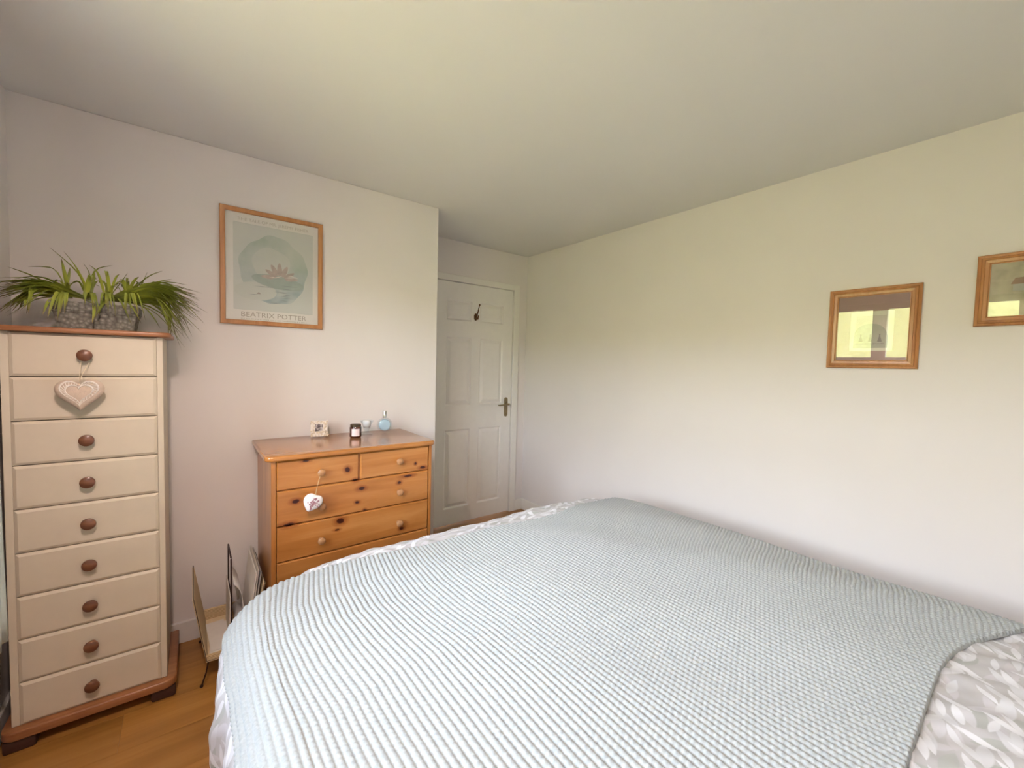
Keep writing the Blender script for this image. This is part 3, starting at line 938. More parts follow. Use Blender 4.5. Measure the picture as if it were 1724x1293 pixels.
# white floral heart on the pine chest
fh = empty('floral_heart', (0.408, YC - 0.046, 0.68))
tag(fh, 'small white heart with pink flower print hanging from a pine drawer knob', 'heart')
fc = (0.408, YC - 0.046, 0.722)
b = BM(); heart(b, fc, 0.080, 0.086, 0.012, rot=-0.45, rnd_=0.55); mk('cushion', b, plain('white_cotton', (0.84, 0.80, 0.78), 0.8, var=0.02), fh, smooth=True)
b = BM()
rnd = random.Random(3)
for k in range(34):
    a = rnd.uniform(0, 2 * PI); rr = rnd.uniform(0.004, 0.024) if k > 8 else rnd.uniform(0.0, 0.010)
    x = math.cos(a) * rr * 1.05; z = math.sin(a) * rr - 0.003
    w = rnd.uniform(0.0018, 0.0040); l = w * rnd.uniform(1.0, 1.8); aa = a + rnd.uniform(-.5, .5)
    pts = []
    for q in range(6):
        t = 2 * PI * q / 6
        ex, ez = math.cos(t) * l, math.sin(t) * w
        pts.append((x + ex * math.cos(aa) - ez * math.sin(aa), z + ex * math.sin(aa) + ez * math.cos(aa)))
    f_rr = min(0.9, math.hypot(x, z) / 0.042)
    d0 = 0.012 * math.sqrt(1 - f_rr ** 2.6)
    prism(b, pts, lambda p0, p1, d: (fc[0] + p0, fc[1] - d, fc[2] + p1), d0 - 0.001, d0 + 0.0012)
mk('flower_print', b, plain('mauve_print', (0.36, 0.18, 0.20), 0.8, var=0.3, scale=200), fh)
b = BM()
tube(b, [(0.449 - 0.002, YC - 0.012, 0.832), (0.444, YC - 0.020, 0.824), (0.434, YC - 0.036, 0.806), (0.424, YC - 0.044, 0.775), (0.420, YC - 0.046, 0.750)], 0.0014, 6)
tube(b, [(0.449 + 0.0095 * math.cos(t), YC - 0.012, 0.840 + 0.0095 * math.sin(t)) for t in np.linspace(0, 2 * PI, 13)], 0.0012, 6)
mk('string', b, M['jute'], fh, smooth=True)

# ------------------------------------------------------------------ things on the pine chest
ZT = 0.9315
# shell photo frame
sf = empty('shell_photo_frame', (0.528, 2.325, ZT))
tag(sf, 'tiny shell-crusted photo frame standing at the left of the pine chest top', 'photo frame')
def leanp(a, c, d):
    # local: a along x, c up, d toward camera; lean back 12 deg, turned a little
    th = 0.22; yaw = -0.15
    yy = -d * math.cos(th) + c * math.sin(th); zz_ = c * math.cos(th) + d * math.sin(th)
    return (0.528 + a * math.cos(yaw) - yy * math.sin(yaw), 2.335 + a * math.sin(yaw) + yy * math.cos(yaw), ZT + 0.002 + zz_)
b = BM()
fw_, fh_ = 0.080, 0.082
def slab(b, a0, a1, c0, c1, d0, d1): prism(b, [(a0, c0), (a1, c0), (a1, c1), (a0, c1)], leanp, d0, d1)
slab(b, -0.040, -0.018, 0.0, 0.082, 0, 0.007); slab(b, 0.018, 0.040, 0.0, 0.082, 0, 0.007)
slab(b, -0.018, 0.018, 0.0, 0.026, 0, 0.007); slab(b, -0.018, 0.018, 0.064, 0.082, 0, 0.007)
mk('frame', b, plain('shell_frame_base', (0.80, 0.72, 0.64), 0.7, var=0.1, scale=80), sf)
b = BM()
rnd = random.Random(11)
for k in range(70):
    side = rnd.random()
    if side < 0.45: a, c = rnd.uniform(-0.038, 0.046), rnd.uniform(0.002, 0.024)
    elif side < 0.62: a, c = rnd.uniform(-0.040, -0.021), rnd.uniform(0.0, 0.08)
    elif side < 0.8: a, c = rnd.uniform(0.021, 0.040), rnd.uniform(0.0, 0.08)
    else: a, c = rnd.uniform(-0.04, 0.04), rnd.uniform(0.067, 0.080)
    r0 = rnd.uniform(0.0025, 0.0055)
    lathe(b, [(0, -r0 * 0.7), (r0 * 0.8, -r0 * 0.3), (r0, 0.1 * r0), (r0 * 0.5, r0 * 0.8), (0, r0)], leanp(a, c, 0.008), '-Y', 6)
mk('shells', b, M['shell'], sf)
b = BM(); slab(b, -0.0185, 0.0185, 0.025, 0.065, 0.001, 0.003)
mt, nt, p = nt_new('portrait_print')
tc = N(nt, 'ShaderNodeTexCoord'); ns = N(nt, 'ShaderNodeTexNoise'); ns.inputs['Scale'].default_value = 60
L(nt, tc, 'Object', ns, 'Vector'); cr = ramp(nt, [(0.42, (0.08, 0.06, 0.06)), (0.6, (0.55, 0.48, 0.45))]); L(nt, ns, 'Fac', cr, 'Fac'); L(nt, cr, 'Color', p, 'Base Color')
mk('photo', b, mt, sf)
b = BM(); slab(b, -0.012, 0.012, 0.0, 0.05, -0.003, -0.001)
tube(b, [leanp(0, 0.045, -0.002), (0.535, 2.375, ZT + 0.003)], 0.002, 6)
mk('stand', b, M['darkwood'], sf)

# candle jar
cj = empty('candle_jar', (0.685, 2.235, ZT))
tag(cj, 'dark amber glass candle jar with a pale pink square label on the pine chest', 'candle')
jc = (0.685, 2.235, ZT)
b = BM(); lathe(b, [(0.0, 0.0), (0.026, 0.0), (0.0295, 0.004), (0.030, 0.010), (0.030, 0.053), (0.027, 0.058), (0.027, 0.0565), (0.0, 0.0565)], jc, 'Z', 32); mk('jar', b, M['amber'], cj, smooth=True)
b = BM(); lathe(b, [(0.0, 0.057), (0.0275, 0.057), (0.0275, 0.068), (0.025, 0.070), (0.0, 0.070)], jc, 'Z', 32); mk('lid', b, M['lid'], cj, smooth=True)
b = BM()
va = []; vb = []
ang0 = math.atan2(-jc[1], -jc[0])
for t in np.linspace(-0.68, 0.68, 9):
    a = ang0 + t
    va.append(b.verts.new((jc[0] + 0.0305 * math.cos(a), jc[1] + 0.0305 * math.sin(a), ZT + 0.010)))
    vb.append(b.verts.new((jc[0] + 0.0305 * math.cos(a), jc[1] + 0.0305 * math.sin(a), ZT + 0.047)))
for k in range(8): b.faces.new((va[k], va[k + 1], vb[k + 1], vb[k]))
mk('paper_label', b, M['label_pink'], cj)

# glass candle holder with a white candle
gh = empty('glass_candle_holder', (0.768, 2.310, ZT))
tag(gh, 'clear flared glass candle holder with a white candle, behind the amber jar', 'candle holder')
gc = (0.768, 2.310, ZT)
b = BM(); lathe(b, [(0.0, 0.0), (0.030, 0.0), (0.031, 0.003), (0.012, 0.009), (0.011, 0.022), (0.018, 0.030), (0.024, 0.050), (0.038, 0.074), (0.036, 0.074), (0.0225, 0.051), (0.017, 0.034), (0.0, 0.032)], gc, 'Z', 32)
mk('goblet', b, M['clearglass'], gh, smooth=True)
b = BM(); lathe(b, [(0.0, 0.0345), (0.0165, 0.0345), (0.0205, 0.046), (0.0205, 0.070), (0.018, 0.073), (0.0, 0.073)], gc, 'Z', 24)
mk('candle', b, M['wax'], gh, smooth=True)
# perfume bottle
pb = empty('perfume_bottle', (0.868, 2.305, ZT))
tag(pb, 'round pale blue glass perfume bottle with a chrome cap near the door corner', 'perfume bottle')
pcn = Vector((0.868, 2.305, ZT + 0.043))
b = BM()
dirn = Vector((-pcn.x, -pcn.y, 0)).normalized(); sidev = Vector((0, 0, 1)).cross(dirn)
def disc(b, R, hw, sq=2.6, seg=36):
    rings = []
    for k in range(13):
        ph = -PI / 2 + PI * k / 12
        rr = R * max(0, math.cos(ph)) ** (2 / sq) if k not in (0, 12) else 0
        dd = hw * math.copysign(abs(math.sin(ph)) ** (2 / sq), math.sin(ph))
        if rr < 1e-6: rings.append([b.verts.new(pcn + dirn * dd)])
        else: rings.append([b.verts.new(pcn + dirn * dd + sidev * rr * math.cos(2 * PI * q / seg) + Vector((0, 0, 1)) * max(-0.0425, rr * math.sin(2 * PI * q / seg))) for q in range(seg)])
    for A, B in zip(rings, rings[1:]):
        for q in range(seg):
            q2 = (q + 1) % seg
            if len(A) == 1: b.faces.new((A[0], B[q], B[q2]))
            elif len(B) == 1: b.faces.new((A[q], A[q2], B[0]))
            else: b.faces.new((A[q], A[q2], B[q2], B[q]))
    bmesh.ops.recalc_face_normals(b, faces=b.faces[:])
disc(b, 0.043, 0.016); mk('flask', b, M['clearglass'], pb, smooth=True)
b = BM(); disc(b, 0.033, 0.011); mk('liquid', b, plain('blue_liquid', (0.58, 0.74, 0.82), 0.05, var=0.03, trans=0.35, ior=1.33), pb, smooth=True)
b = BM(); lathe(b, [(0, 0.0), (0.010, 0.0), (0.010, 0.010), (0.0, 0.010)], (pcn.x, pcn.y, pcn.z + 0.040), 'Z', 20); mk('collar', b, M['steel'], pb, smooth=True)
b = BM(); lathe(b, [(0, 0.0), (0.0115, 0.0), (0.0115, 0.029), (0.010, 0.031), (0.0, 0.031)], (pcn.x, pcn.y, pcn.z + 0.050), 'Z', 20); mk('cap', b, M['steel'], pb, smooth=True)

# ------------------------------------------------------------------ plant on the tall chest
PZ = 1.423
pl = empty('spider_plant', (-0.28, 2.215, PZ))
tag(pl, 'arching green spider plant in a grey pebbled stone trough on the tall cream chest', 'plant')
b = BM()
x0, x1, y0_, y1_, z0, z1 = -0.385, -0.165, 2.145, 2.285, PZ, PZ + 0.098
o_ = [(x0 + 0.012, y0_ + 0.01, z0), (x1 - 0.012, y0_ + 0.01, z0), (x1 - 0.012, y1_ - 0.01, z0), (x0 + 0.012, y1_ - 0.01, z0)]
def rect(xa, xb, ya, yb, z): return [b.verts.new(c) for c in ((xa, ya, z), (xb, ya, z), (xb, yb, z), (xa, yb, z))]
R_ = [rect(x0 + .010, x1 - .010, y0_ + .008, y1_ - .008, z0), rect(x0, x1, y0_, y1_, z0 + 0.062), rect(x0 - .006, x1 + .006, y0_ - .006, y1_ + .006, z0 + 0.066),
      rect(x0 - .008, x1 + .008, y0_ - .008, y1_ + .008, z1), rect(x0 + .008, x1 - .008, y0_ + .008, y1_ - .008, z1), rect(x0 + .010, x1 - .010, y0_ + .010, y1_ - .010, z1 - .02)]
for A, B in zip(R_, R_[1:]):
    for k in range(4): b.faces.new((A[k], A[(k + 1) % 4], B[(k + 1) % 4], B[k]))
b.faces.new(R_[0][::-1]); b.faces.new(R_[-1])
bmesh.ops.bevel(b, geom=b.edges[:], offset=0.003, segments=2, affect='EDGES')
bmesh.ops.recalc_face_normals(b, faces=b.faces[:])
mk('trough', b, M['stone'], pl, smooth=True)
b = BM(); box(b, x0 + .011, x1 - .011, y0_ + .011, y1_ - .011, z1 - .025, z1 - .012, 0.003); mk('soil', b, M['soil'], pl)

def leaf(base, pts2, width, parent):
    """ribbon through base + list of world points (quadratic-ish), V-folded, tapered"""
    pts = [Vector(base)] + [Vector(p_) for p_ in pts2]
    # Catmull-Rom resample
    out = []
    for i in range(len(pts) - 1):
        p0 = pts[max(i - 1, 0)]; p1 = pts[i]; p2 = pts[i + 1]; p3 = pts[min(i + 2, len(pts) - 1)]
        ns_ = 4 if len(pts) > 2 else 8
        for k in range(ns_):
            t = k / ns_
            out.append(0.5 * ((2 * p1) + (-p0 + p2) * t + (2 * p0 - 5 * p1 + 4 * p2 - p3) * t * t + (-p0 + 3 * p1 - 3 * p2 + p3) * t ** 3))
    out.append(pts[-1])
    b = BM(); uvl = b.loops.layers.uv.new('UVMap')
    rows = []
    n_ = len(out)
    for i, p_ in enumerate(out):
        t = i / (n_ - 1)
        tan = (out[min(i + 1, n_ - 1)] - out[max(i - 1, 0)]).normalized()
        sd_ = tan.cross(Vector((0.1, 0.25, 1)))
        if sd_.length < 0.1: sd_ = tan.cross(Vector((0, 1, 0)))
        sd_.normalize(); up = sd_.cross(tan)
        w = 1.25 * width * (0.55 + 0.45 * min(1, t * 4)) * (1 - max(0, (t - 0.35) / 0.65) ** 1.5) + 0.0004
        rows.append(([b.verts.new(p_ - sd_ * w / 2 + up * w * 0.22), b.verts.new(p_), b.verts.new(p_ + sd_ * w / 2 + up * w * 0.22)], t))
    for (A, ta), (B, tb) in zip(rows, rows[1:]):
        for k in range(2):
            f = b.faces.new((A[k], A[k + 1], B[k + 1], B[k]))
            for lp, (uu, vv) in zip(f.loops, ((k / 2, ta), ((k + 1) / 2, ta), ((k + 1) / 2, tb), (k / 2, tb))):
                lp[uvl].uv = (uu, vv)
    o = mk('leaf', b, M['leaf'], parent, smooth=False)
    for pg in o.data.polygons: pg.use_smooth = True
    return o

Yp = 2.20
# measured leaf tip directions -> world points at their own depth y above the chest
def px2w(u, v, y):
    q = f_ + r_ * ((u - 862) / F) + u_ * ((646.5 - v) / F)
    t = y / q.y
    return Vector((q.x * t, y, 1.3365 + q.z * t))
crown = {'a': px2w(112, 492, 2.20), 'b': px2w(148, 496, 2.21), 'c': px2w(180, 497, 2.20), 'd': px2w(215, 500, 2.19)}
rnd = random.Random(5)
def L2(cr_, pix, dy, w=0.010):
    b0 = crown[cr_] + Vector((rnd.uniform(-.012, .012), rnd.uniform(-.02, .02), -0.02))
    k = len(pix)
    leaf(b0, [px2w(u, v, 2.20 + dy * (i + 1) / k) for i, (u, v) in enumerate(pix)], w, pl)
named = [('b', [(130, 460), (83, 416)], .02, .012), ('b', [(130, 455), (107, 423)], .0, .008), ('a', [(108, 460), (103, 435)], -.03, .010), ('a', [(114, 470), (118, 450)], .03, .009),
         ('a', [(60, 468), (12, 449)], -.04, .011), ('a', [(95, 458), (75, 450), (47, 449)], .05, .009), ('a', [(60, 471), (-3, 468)], -.02, .009), ('a', [(40, 475), (-10, 477)], .03, .010),
         ('b', [(150, 465), (140, 443)], .02, .009), ('c', [(165, 462), (150, 446)], -.02, .008), ('b', [(160, 458), (190, 447)], .03, .011), ('c', [(195, 470), (201, 462)], 0, .009),
         ('c', [(205, 475), (215, 459)], .03, .010), ('d', [(225, 475), (234, 466)], -.03, .009), ('d', [(245, 470), (274, 456)], .02, .011), ('d', [(240, 478), (248, 458)], .03, .008),
         ('d', [(255, 480), (290, 470)], -.02, .012), ('d', [(270, 477), (316, 480)], -.04, .009), ('d', [(275, 480), (312, 487)], .02, .008), ('d', [(285, 483), (337, 507)], -.02, .008),
         ('d', [(290, 495), (336, 516)], .03, .009), ('d', [(300, 505), (350, 527)], -.06, .008), ('d', [(290, 500), (345, 546)], .0, .010), ('d', [(290, 520), (341, 561)], -.06, .010),
         ('d', [(270, 520), (306, 590)], -.12, .008), ('d', [(275, 515), (323, 578)], -.10, .011), ('d', [(265, 530), (312, 586)], -.14, .009), ('d', [(245, 520), (270, 553)], -.13, .010),
         ('c', [(200, 505), (222, 548)], -.12, .012), ('c', [(215, 510), (238, 545)], -.13, .011), ('c', [(175, 510), (160, 535)], -.12, .011), ('b', [(158, 515), (155, 545)], -.12, .010),
         ('a', [(85, 505), (72, 530)], -.10, .010), ('a', [(60, 505), (12, 532)], -.08, .009), ('a', [(55, 498), (8, 520)], -.06, .009), ('a', [(50, 500), (42, 520)], -.09, .009)]
for a in named: L2(*a)
# fans either side
for k in range(62):       # left fan
    u = rnd.uniform(-22, 40); v = 470 + rnd.random() ** 1.2 * 62
    if v > 505: u += 12
    mid = (rnd.uniform(55, 80), 482 + (v - 482) * rnd.uniform(0.10, 0.42) - rnd.uniform(0, 9))
    L2(rnd.choice('aaab'), [mid, (u, v)], rnd.uniform(-.16, .10), rnd.uniform(.008, .013))
for k in range(112):       # right fan
    a = rnd.random()
    u = 300 + 42 * rnd.random() - 42 * max(0, a - 0.55); v = 490 + a * 82
    mid = (rnd.uniform(250, 278), 480 + (v - 490) * rnd.uniform(0.15, 0.5) + rnd.uniform(-6, 8))
    L2(rnd.choice('cddd'), [mid, (u, v)], rnd.uniform(-.20, .10), rnd.uniform(.008, .013))
for k in range(24):       # short central ones
    c_ = rnd.choice('abcd'); cu = {'a': 112, 'b': 148, 'c': 180, 'd': 215}[c_]
    du_ = rnd.uniform(-38, 38)
    tip = (cu + du_, 490 - rnd.uniform(2, 26) * (1 - abs(du_) / 60))
    L2(c_, [(cu + du_ * 0.5, tip[1] - rnd.uniform(0, 8)), tip], rnd.uniform(-.10, .10), rnd.uniform(.006, .010))
for k in range(26):       # trailing in front of the trough
    c_ = rnd.choice('bcdda'); cu = {'a': 112, 'b': 148, 'c': 180, 'd': 215}[c_]
    du_ = rnd.uniform(-14, 30) if c_ != 'a' else rnd.uniform(-35, 0)
    L2(c_, [(cu + du_ * 0.5, 493), (cu + du_, 505 + rnd.uniform(5, 36))], rnd.uniform(-.14, -.085), rnd.uniform(.006, .010))

# ------------------------------------------------------------------ framed pictures
def picframe(profile, a0, a1, z0, z1, fn):
    """sweep profile [(inset, height)] round the rectangle; fn(a, z, d) -> world"""
    b = BM(); loops = []
    for ins, d in profile:
        loops.append([b.verts.new(fn(a, z, d)) for a, z in ((a0 + ins, z0 + ins), (a1 - ins, z0 + ins), (a1 - ins, z1 - ins), (a0 + ins, z1 - ins))])
    for A, B in zip(loops, loops[1:]):
        for k in range(4):
            b.faces.new((A[k], A[(k + 1) % 4], B[(k + 1) % 4], B[k]))
    bmesh.ops.recalc_face_normals(b, faces=b.faces[:])
    return b
def rectp(a0, a1, z0, z1, fn, d0, d1):
    b = BM(); prism(b, [(a0, z0), (a1, z0), (a1, z1), (a0, z1)], fn, d0, d1); return b
def polyp(b, pts, fn, d0, d1): prism(b, pts, fn, d0, d1)
def text_bm(txt, size, fn, cx, cz, d, width=None, depth=0.0003):
    cu = bpy.data.curves.new('t', 'FONT'); cu.body = txt; cu.size = size; cu.align_x = 'CENTER'; cu.align_y = 'CENTER'
    cu.resolution_u = 2
    o = bpy.data.objects.new('t', cu); col.objects.link(o)
    bpy.context.view_layer.update()
    me = bpy.data.meshes.new_from_object(o.evaluated_get(bpy.context.evaluated_depsgraph_get()))
    xs_ = [v.co.x for v in me.vertices]; w = max(xs_) - min(xs_)
    k = (width / w) if width else 1
    b = BM(); b.from_mesh(me)
    for v in b.verts: v.co = Vector(fn(cx + v.co.x * k, cz + v.co.y, d))
    bmesh.ops.recalc_face_normals(b, faces=b.faces[:])
    bpy.data.objects.remove(o); bpy.data.curves.remove(cu); bpy.data.meshes.remove(me)
    return b

# pond poster on the left wall
PA0, PA1, PZ0, PZ1 = 0.109, 0.560, 1.4976, 2.052
po = empty('framed_poster', ((PA0 + PA1) / 2, YL, PZ0))
tag(po, 'large oak-framed pond poster with a lily pad, on the wall between the two chests', 'picture')
fnL = lambda a, z, d: (a, YL - 0.001 - d, z)
mk('frame', picframe([(0, 0), (0, 0.014), (0.003, 0.018), (0.019, 0.018), (0.022, 0.015), (0.022, 0.004)], PA0, PA1, PZ0, PZ1, fnL), M['frame_oak'], po)
mk('print_paper', rectp(PA0 + 0.021, PA1 - 0.021, PZ0 + 0.021, PZ1 - 0.021, fnL, 0.002, 0.006), plain('poster_paper', (0.86, 0.84, 0.78), 0.7, var=0.01), po)
mk('print_border', rectp(0.163, 0.512, 1.571, 1.985, fnL, 0.0062, 0.0064), plain('poster_tint', (0.63, 0.66, 0.60), 0.7, var=0.02), po)
mk('print_sheet', rectp(0.165, 0.510, 1.573, 1.983, fnL, 0.0064, 0.0066), plain('poster_tint_light', (0.70, 0.715, 0.66), 0.7, var=0.02, scale=9), po)
# round watercolour vignette
mt, nt, p = nt_new('watercolour'); p.inputs['Roughness'].default_value = 0.8
tc = N(nt, 'ShaderNodeTexCoord'); ns = N(nt, 'ShaderNodeTexNoise'); ns.inputs['Scale'].default_value = 9; ns.inputs['Detail'].default_value = 5
L(nt, tc, 'Object', ns, 'Vector')
cr = ramp(nt, [(0.35, (0.47, 0.56, 0.47)), (0.5, (0.58, 0.63, 0.57)), (0.65, (0.64, 0.67, 0.61))])
L(nt, ns, 'Fac', cr, 'Fac')
sx = N(nt, 'ShaderNodeSeparateXYZ'); L(nt, tc, 'Object', sx, 0)
mr = N(nt, 'ShaderNodeMapRange'); mr.inputs[1].default_value = 0.05; mr.inputs[2].default_value = 0.20; L(nt, sx, 2, mr, 0)
ns2 = N(nt, 'ShaderNodeTexNoise'); ns2.inputs['Scale'].default_value = 12
L(nt, tc, 'Object', ns2, 'Vector')
cr2 = ramp(nt, [(0.4, (0.40, 0.49, 0.50)), (0.6, (0.62, 0.66, 0.62))]); L(nt, ns2, 'Fac', cr2, 'Fac')
mx = N(nt, 'ShaderNodeMix', data_type='RGBA'); L(nt, mr, 0, mx, 0); L(nt, cr2, 'Color', mx, 6); L(nt, cr, 'Color', mx, 7)
L(nt, mx, 2, p, 'Base Color')
b = BM()
vc = (0.335, 1.775)
pts = []
for k in range(56):
    t = 2 * PI * k / 56
    rr = 1 + 0.03 * math.sin(5 * t) + 0.02 * math.sin(11 * t + 1)
    pts.append((vc[0] + 0.150 * rr * math.cos(t), vc[1] + 0.168 * rr * math.sin(t)))
polyp(b, pts, fnL, 0.0066, 0.0069); mk('vignette', b, mt, po)
# pale mist in the centre and left of the pond
b = BM()
pts = [(0.322 + 0.082 * (1 + 0.08 * math.sin(3 * t)) * math.cos(t), 1.800 + 0.085 * (1 + 0.06 * math.sin(4 * t)) * math.sin(t)) for t in np.linspace(0, 2 * PI, 33)[:-1]]
polyp(b, pts, fnL, 0.0069, 0.0071)
pts = [(0.255 + 0.090 * math.cos(t), 1.665 + 0.045 * math.sin(t)) for t in np.linspace(0, 2 * PI, 25)[:-1]]
polyp(b, pts, fnL, 0.0069, 0.00705)
mk('mist', b, plain('poster_mist', (0.665, 0.685, 0.625), 0.8, var=0.02, scale=20), po)
b = BM()
pts = [(0.352 + 0.118 * math.cos(t) * (1 if math.cos(t) > 0 else 0.98), 1.722 + (0.030 if math.sin(t) > 0 else 0.036) * math.sin(t) - 0.10 * (0.118 * math.cos(t))) for t in np.linspace(0, 2 * PI, 33)[:-1]]
polyp(b, pts, fnL, 0.0072, 0.0075)
mk('lily_pad', b, plain('pad_wash', (0.43, 0.50, 0.45), 0.8, var=0.10, scale=25), po)
# a generic water-lily bloom sits where the pad carries its subject
b = BM()
for k, (dx, dz, l, w, a) in enumerate([(0, 0, .060, .020, PI), (.010, .004, .056, .020, 2.55), (.020, .008, .062, .022, 2.05), (.034, .010, .066, .022, 1.6), (.048, .008, .060, .022, 1.15), (.060, .002, .058, .020, .6), (.068, -.004, .060, .018, .12)]):
    pts = []
    for t in np.linspace(0, 2 * PI, 13)[:-1]:
        ex = l * (0.5 + 0.5 * math.cos(t)); ez = w * 0.5 * math.sin(t) * (1 - 0.25 * math.cos(t))
        pts.append((0.335 + dx * 0.7 + ex * math.cos(a) - ez * math.sin(a), 1.742 + dz + ex * math.sin(a) + ez * math.cos(a)))
    polyp(b, pts, fnL, 0.0076 + 0.0001 * k, 0.00775 + 0.0001 * k)
    if k == 3:
        pass
mk('bloom', b, plain('bloom_wash', (0.53, 0.45, 0.40), 0.8, var=0.14, scale=40), po)
b = BM()
for k in range(5):
    polyp(b, [(0.360 - 0.05 * math.cos(k), 1.7385 + 0.004 * k), (0.362 - 0.05 * math.cos(k) + 0.035, 1.7405 + 0.004 * k), (0.36 - 0.05 * math.cos(k) + 0.02, 1.7455 + 0.004 * k)], fnL, 0.0085, 0.0087)
mk('bloom_highlight', b, plain('bloom_pale', (0.78, 0.72, 0.65), 0.8), po)
b = BM()
for (x, z, w) in ((.375, 1.668, .045), (.385, 1.660, .060), (.382, 1.652, .044), (.390, 1.644, .050), (.378, 1.630, .030), (.362, 1.672, .07), (.34, 1.615, .06), (.25, 1.648, .05), (.29, 1.690, .10), (.40, 1.705, .09), (.385, 1.690, .075)):
    polyp(b, [(x - w / 2, z), (x, z - 0.0013), (x + w / 2, z), (x, z + 0.0013)], fnL, 0.0076, 0.0078)
mk('water_lines', b, plain('water_ink', (0.30, 0.33, 0.33), 0.8), po)
b = BM()
polyp(b, [(0.258, 1.652), (0.276, 1.652), (0.272, 1.658), (0.267, 1.662), (0.262, 1.658)], fnL, 0.0076, 0.0078)
mk('small_bloom', b, plain('small_bloom_ink', (0.42, 0.36, 0.32), 0.8), po)
ink = plain('poster_ink', (0.46, 0.42, 0.35), 0.8, var=0.03)
ink2 = plain('poster_ink_faint', (0.62, 0.58, 0.51), 0.8, var=0.03)
mk('title_lettering', text_bm('BEATRIX POTTER', 0.034, fnL, 0.336, 1.5475, 0.0066, 0.288), ink, po)
mk('heading_lettering', text_bm('THE TALE OF MR. JEREMY FISHER', 0.021, fnL, 0.336, 2.002, 0.0066, 0.31), ink2, po)
b = BM()
rr_ = random.Random(2); x = 0.192
while x < 0.480:
    w = rr_.uniform(0.002, 0.005)
    polyp(b, [(x, 1.5255), (x + w, 1.5255), (x + w, 1.5295), (x, 1.5295)], fnL, 0.0061, 0.0064)
    x += w + rr_.choice([0.002, 0.002, 0.006])
mk('caption_marks', b, ink2, po)
b = rectp(PA0 + 0.02, PA1 - 0.02, PZ0 + 0.02, PZ1 - 0.02, fnL, 0.0105, 0.012)
mk('glass', b, glass('poster_glass', (0.98, 0.98, 0.98), 0.0, 1.35), po)

# two pictures on the right wall
fnR = lambda a, z, d: (XR - 0.001 - d, a, z)
moulding = [(0, 0), (0, 0.010), (0.003, 0.013), (0.010, 0.011), (0.013, 0.016), (0.019, 0.018), (0.021, 0.015), (0.031, 0.014), (0.034, 0.010), (0.036, 0.010), (0.036, 0.004)]
A0, A1, Z0, Z1 = 0.3533, 0.6716, 1.3594, 1.7203
p1 = empty('framed_print', (XR, (A0 + A1) / 2, Z0))
tag(p1, 'small oak-framed print with mauve mount showing three tiny figures, nearer the door', 'picture')
mk('frame', picframe(moulding, A0, A1, Z0, Z1, fnR), M['frame_oak'], p1)
mk('mount', rectp(A0 + .035, A1 - .035, Z0 + .035, Z1 - .035, fnR, 0.001, 0.004), plain('mauve_mount', (0.36, 0.23, 0.21), 0.8, var=0.03), p1)
# y of print: px 1437..1501
mk('print_sheet', rectp(0.437, 0.588, 1.437, 1.615, fnR, 0.0042, 0.0048), plain('print_paper', (0.74, 0.74, 0.64), 0.8, var=0.02), p1)
b = BM()
pts = [(0.455, 1.450), (0.574, 1.450), (0.574, 1.500)] + [(0.515 + 0.058 * math.cos(t), 1.505 + 0.055 * math.sin(t)) for t in np.linspace(0, PI, 11)] + [(0.455, 1.500)]
polyp(b, pts, fnR, 0.0049, 0.0052); mk('print_backdrop', b, plain('print_green', (0.36, 0.38, 0.30), 0.8, var=0.12, scale=60), p1)
b = BM(); polyp(b, [(0.462, 1.460), (0.567, 1.460), (0.567, 1.595), (0.462, 1.595)], fnR, 0.00485, 0.0049); mk('print_field', b, plain('print_beige', (0.60, 0.57, 0.50), 0.8, var=0.05, scale=40), p1)
b = BM()
for cx_ in (0.482, 0.514, 0.548):
    polyp(b, [(cx_ - .008, 1.478), (cx_ + .008, 1.478), (cx_ + .004, 1.494), (cx_ + .0015, 1.505), (cx_ - .0015, 1.505), (cx_ - .004, 1.494)], fnR, 0.0053, 0.0055)
    polyp(b, [(cx_ + .003 * math.cos(t), 1.508 + .0035 * math.sin(t)) for t in np.linspace(0, 2 * PI, 9)[:-1]], fnR, 0.0053, 0.0055)
rr_ = random.Random(8); y_ = 0.468
while y_ < 0.562:
    w = rr_.uniform(0.002, 0.005); polyp(b, [(y_, 1.467), (y_ + w, 1.467), (y_ + w, 1.4715), (y_, 1.4715)], fnR, 0.0053, 0.0055); y_ += w + 0.002
mk('print_figures', b, plain('print_ink', (0.13, 0.12, 0.10), 0.8), p1)
mk('glass', rectp(A0 + .034, A1 - .034, Z0 + .034, Z1 - .034, fnR, 0.0065, 0.008), M['picglass'], p1)

A0, A1, Z0, Z1 = -0.16, 0.2045, 1.5277, 1.7976
p2 = empty('framed_print', (XR, (A0 + A1) / 2, Z0))
tag(p2, 'small oak-framed pale watercolour cut off by the right edge of the photo', 'picture')
mk('frame', picframe(moulding, A0, A1, Z0, Z1, fnR), M['frame_oak'], p2)
mt, nt, p = nt_new('pale_watercolour'); p.inputs['Roughness'].default_value = 0.8
tc = N(nt, 'ShaderNodeTexCoord'); ns = N(nt, 'ShaderNodeTexNoise'); ns.inputs['Scale'].default_value = 14; ns.inputs['Detail'].default_value = 5
L(nt, tc, 'Object', ns, 'Vector'); cr = ramp(nt, [(0.35, (0.40, 0.38, 0.27)), (0.5, (0.54, 0.51, 0.38)), (0.7, (0.62, 0.60, 0.47))]); L(nt, ns, 'Fac', cr, 'Fac'); L(nt, cr, 'Color', p, 'Base Color')
mk('print_sheet', rectp(A0 + .035, A1 - .035, Z0 + .035, Z1 - .035, fnR, 0.001, 0.004), mt, p2)
b = BM(); polyp(b, [(0.06, 1.680), (0.118, 1.680), (0.108, 1.703), (0.06, 1.706)], fnR, 0.0041, 0.0045); mk('print_roof', b, plain('roof_wash', (0.36, 0.23, 0.15), 0.8, var=0.1), p2)
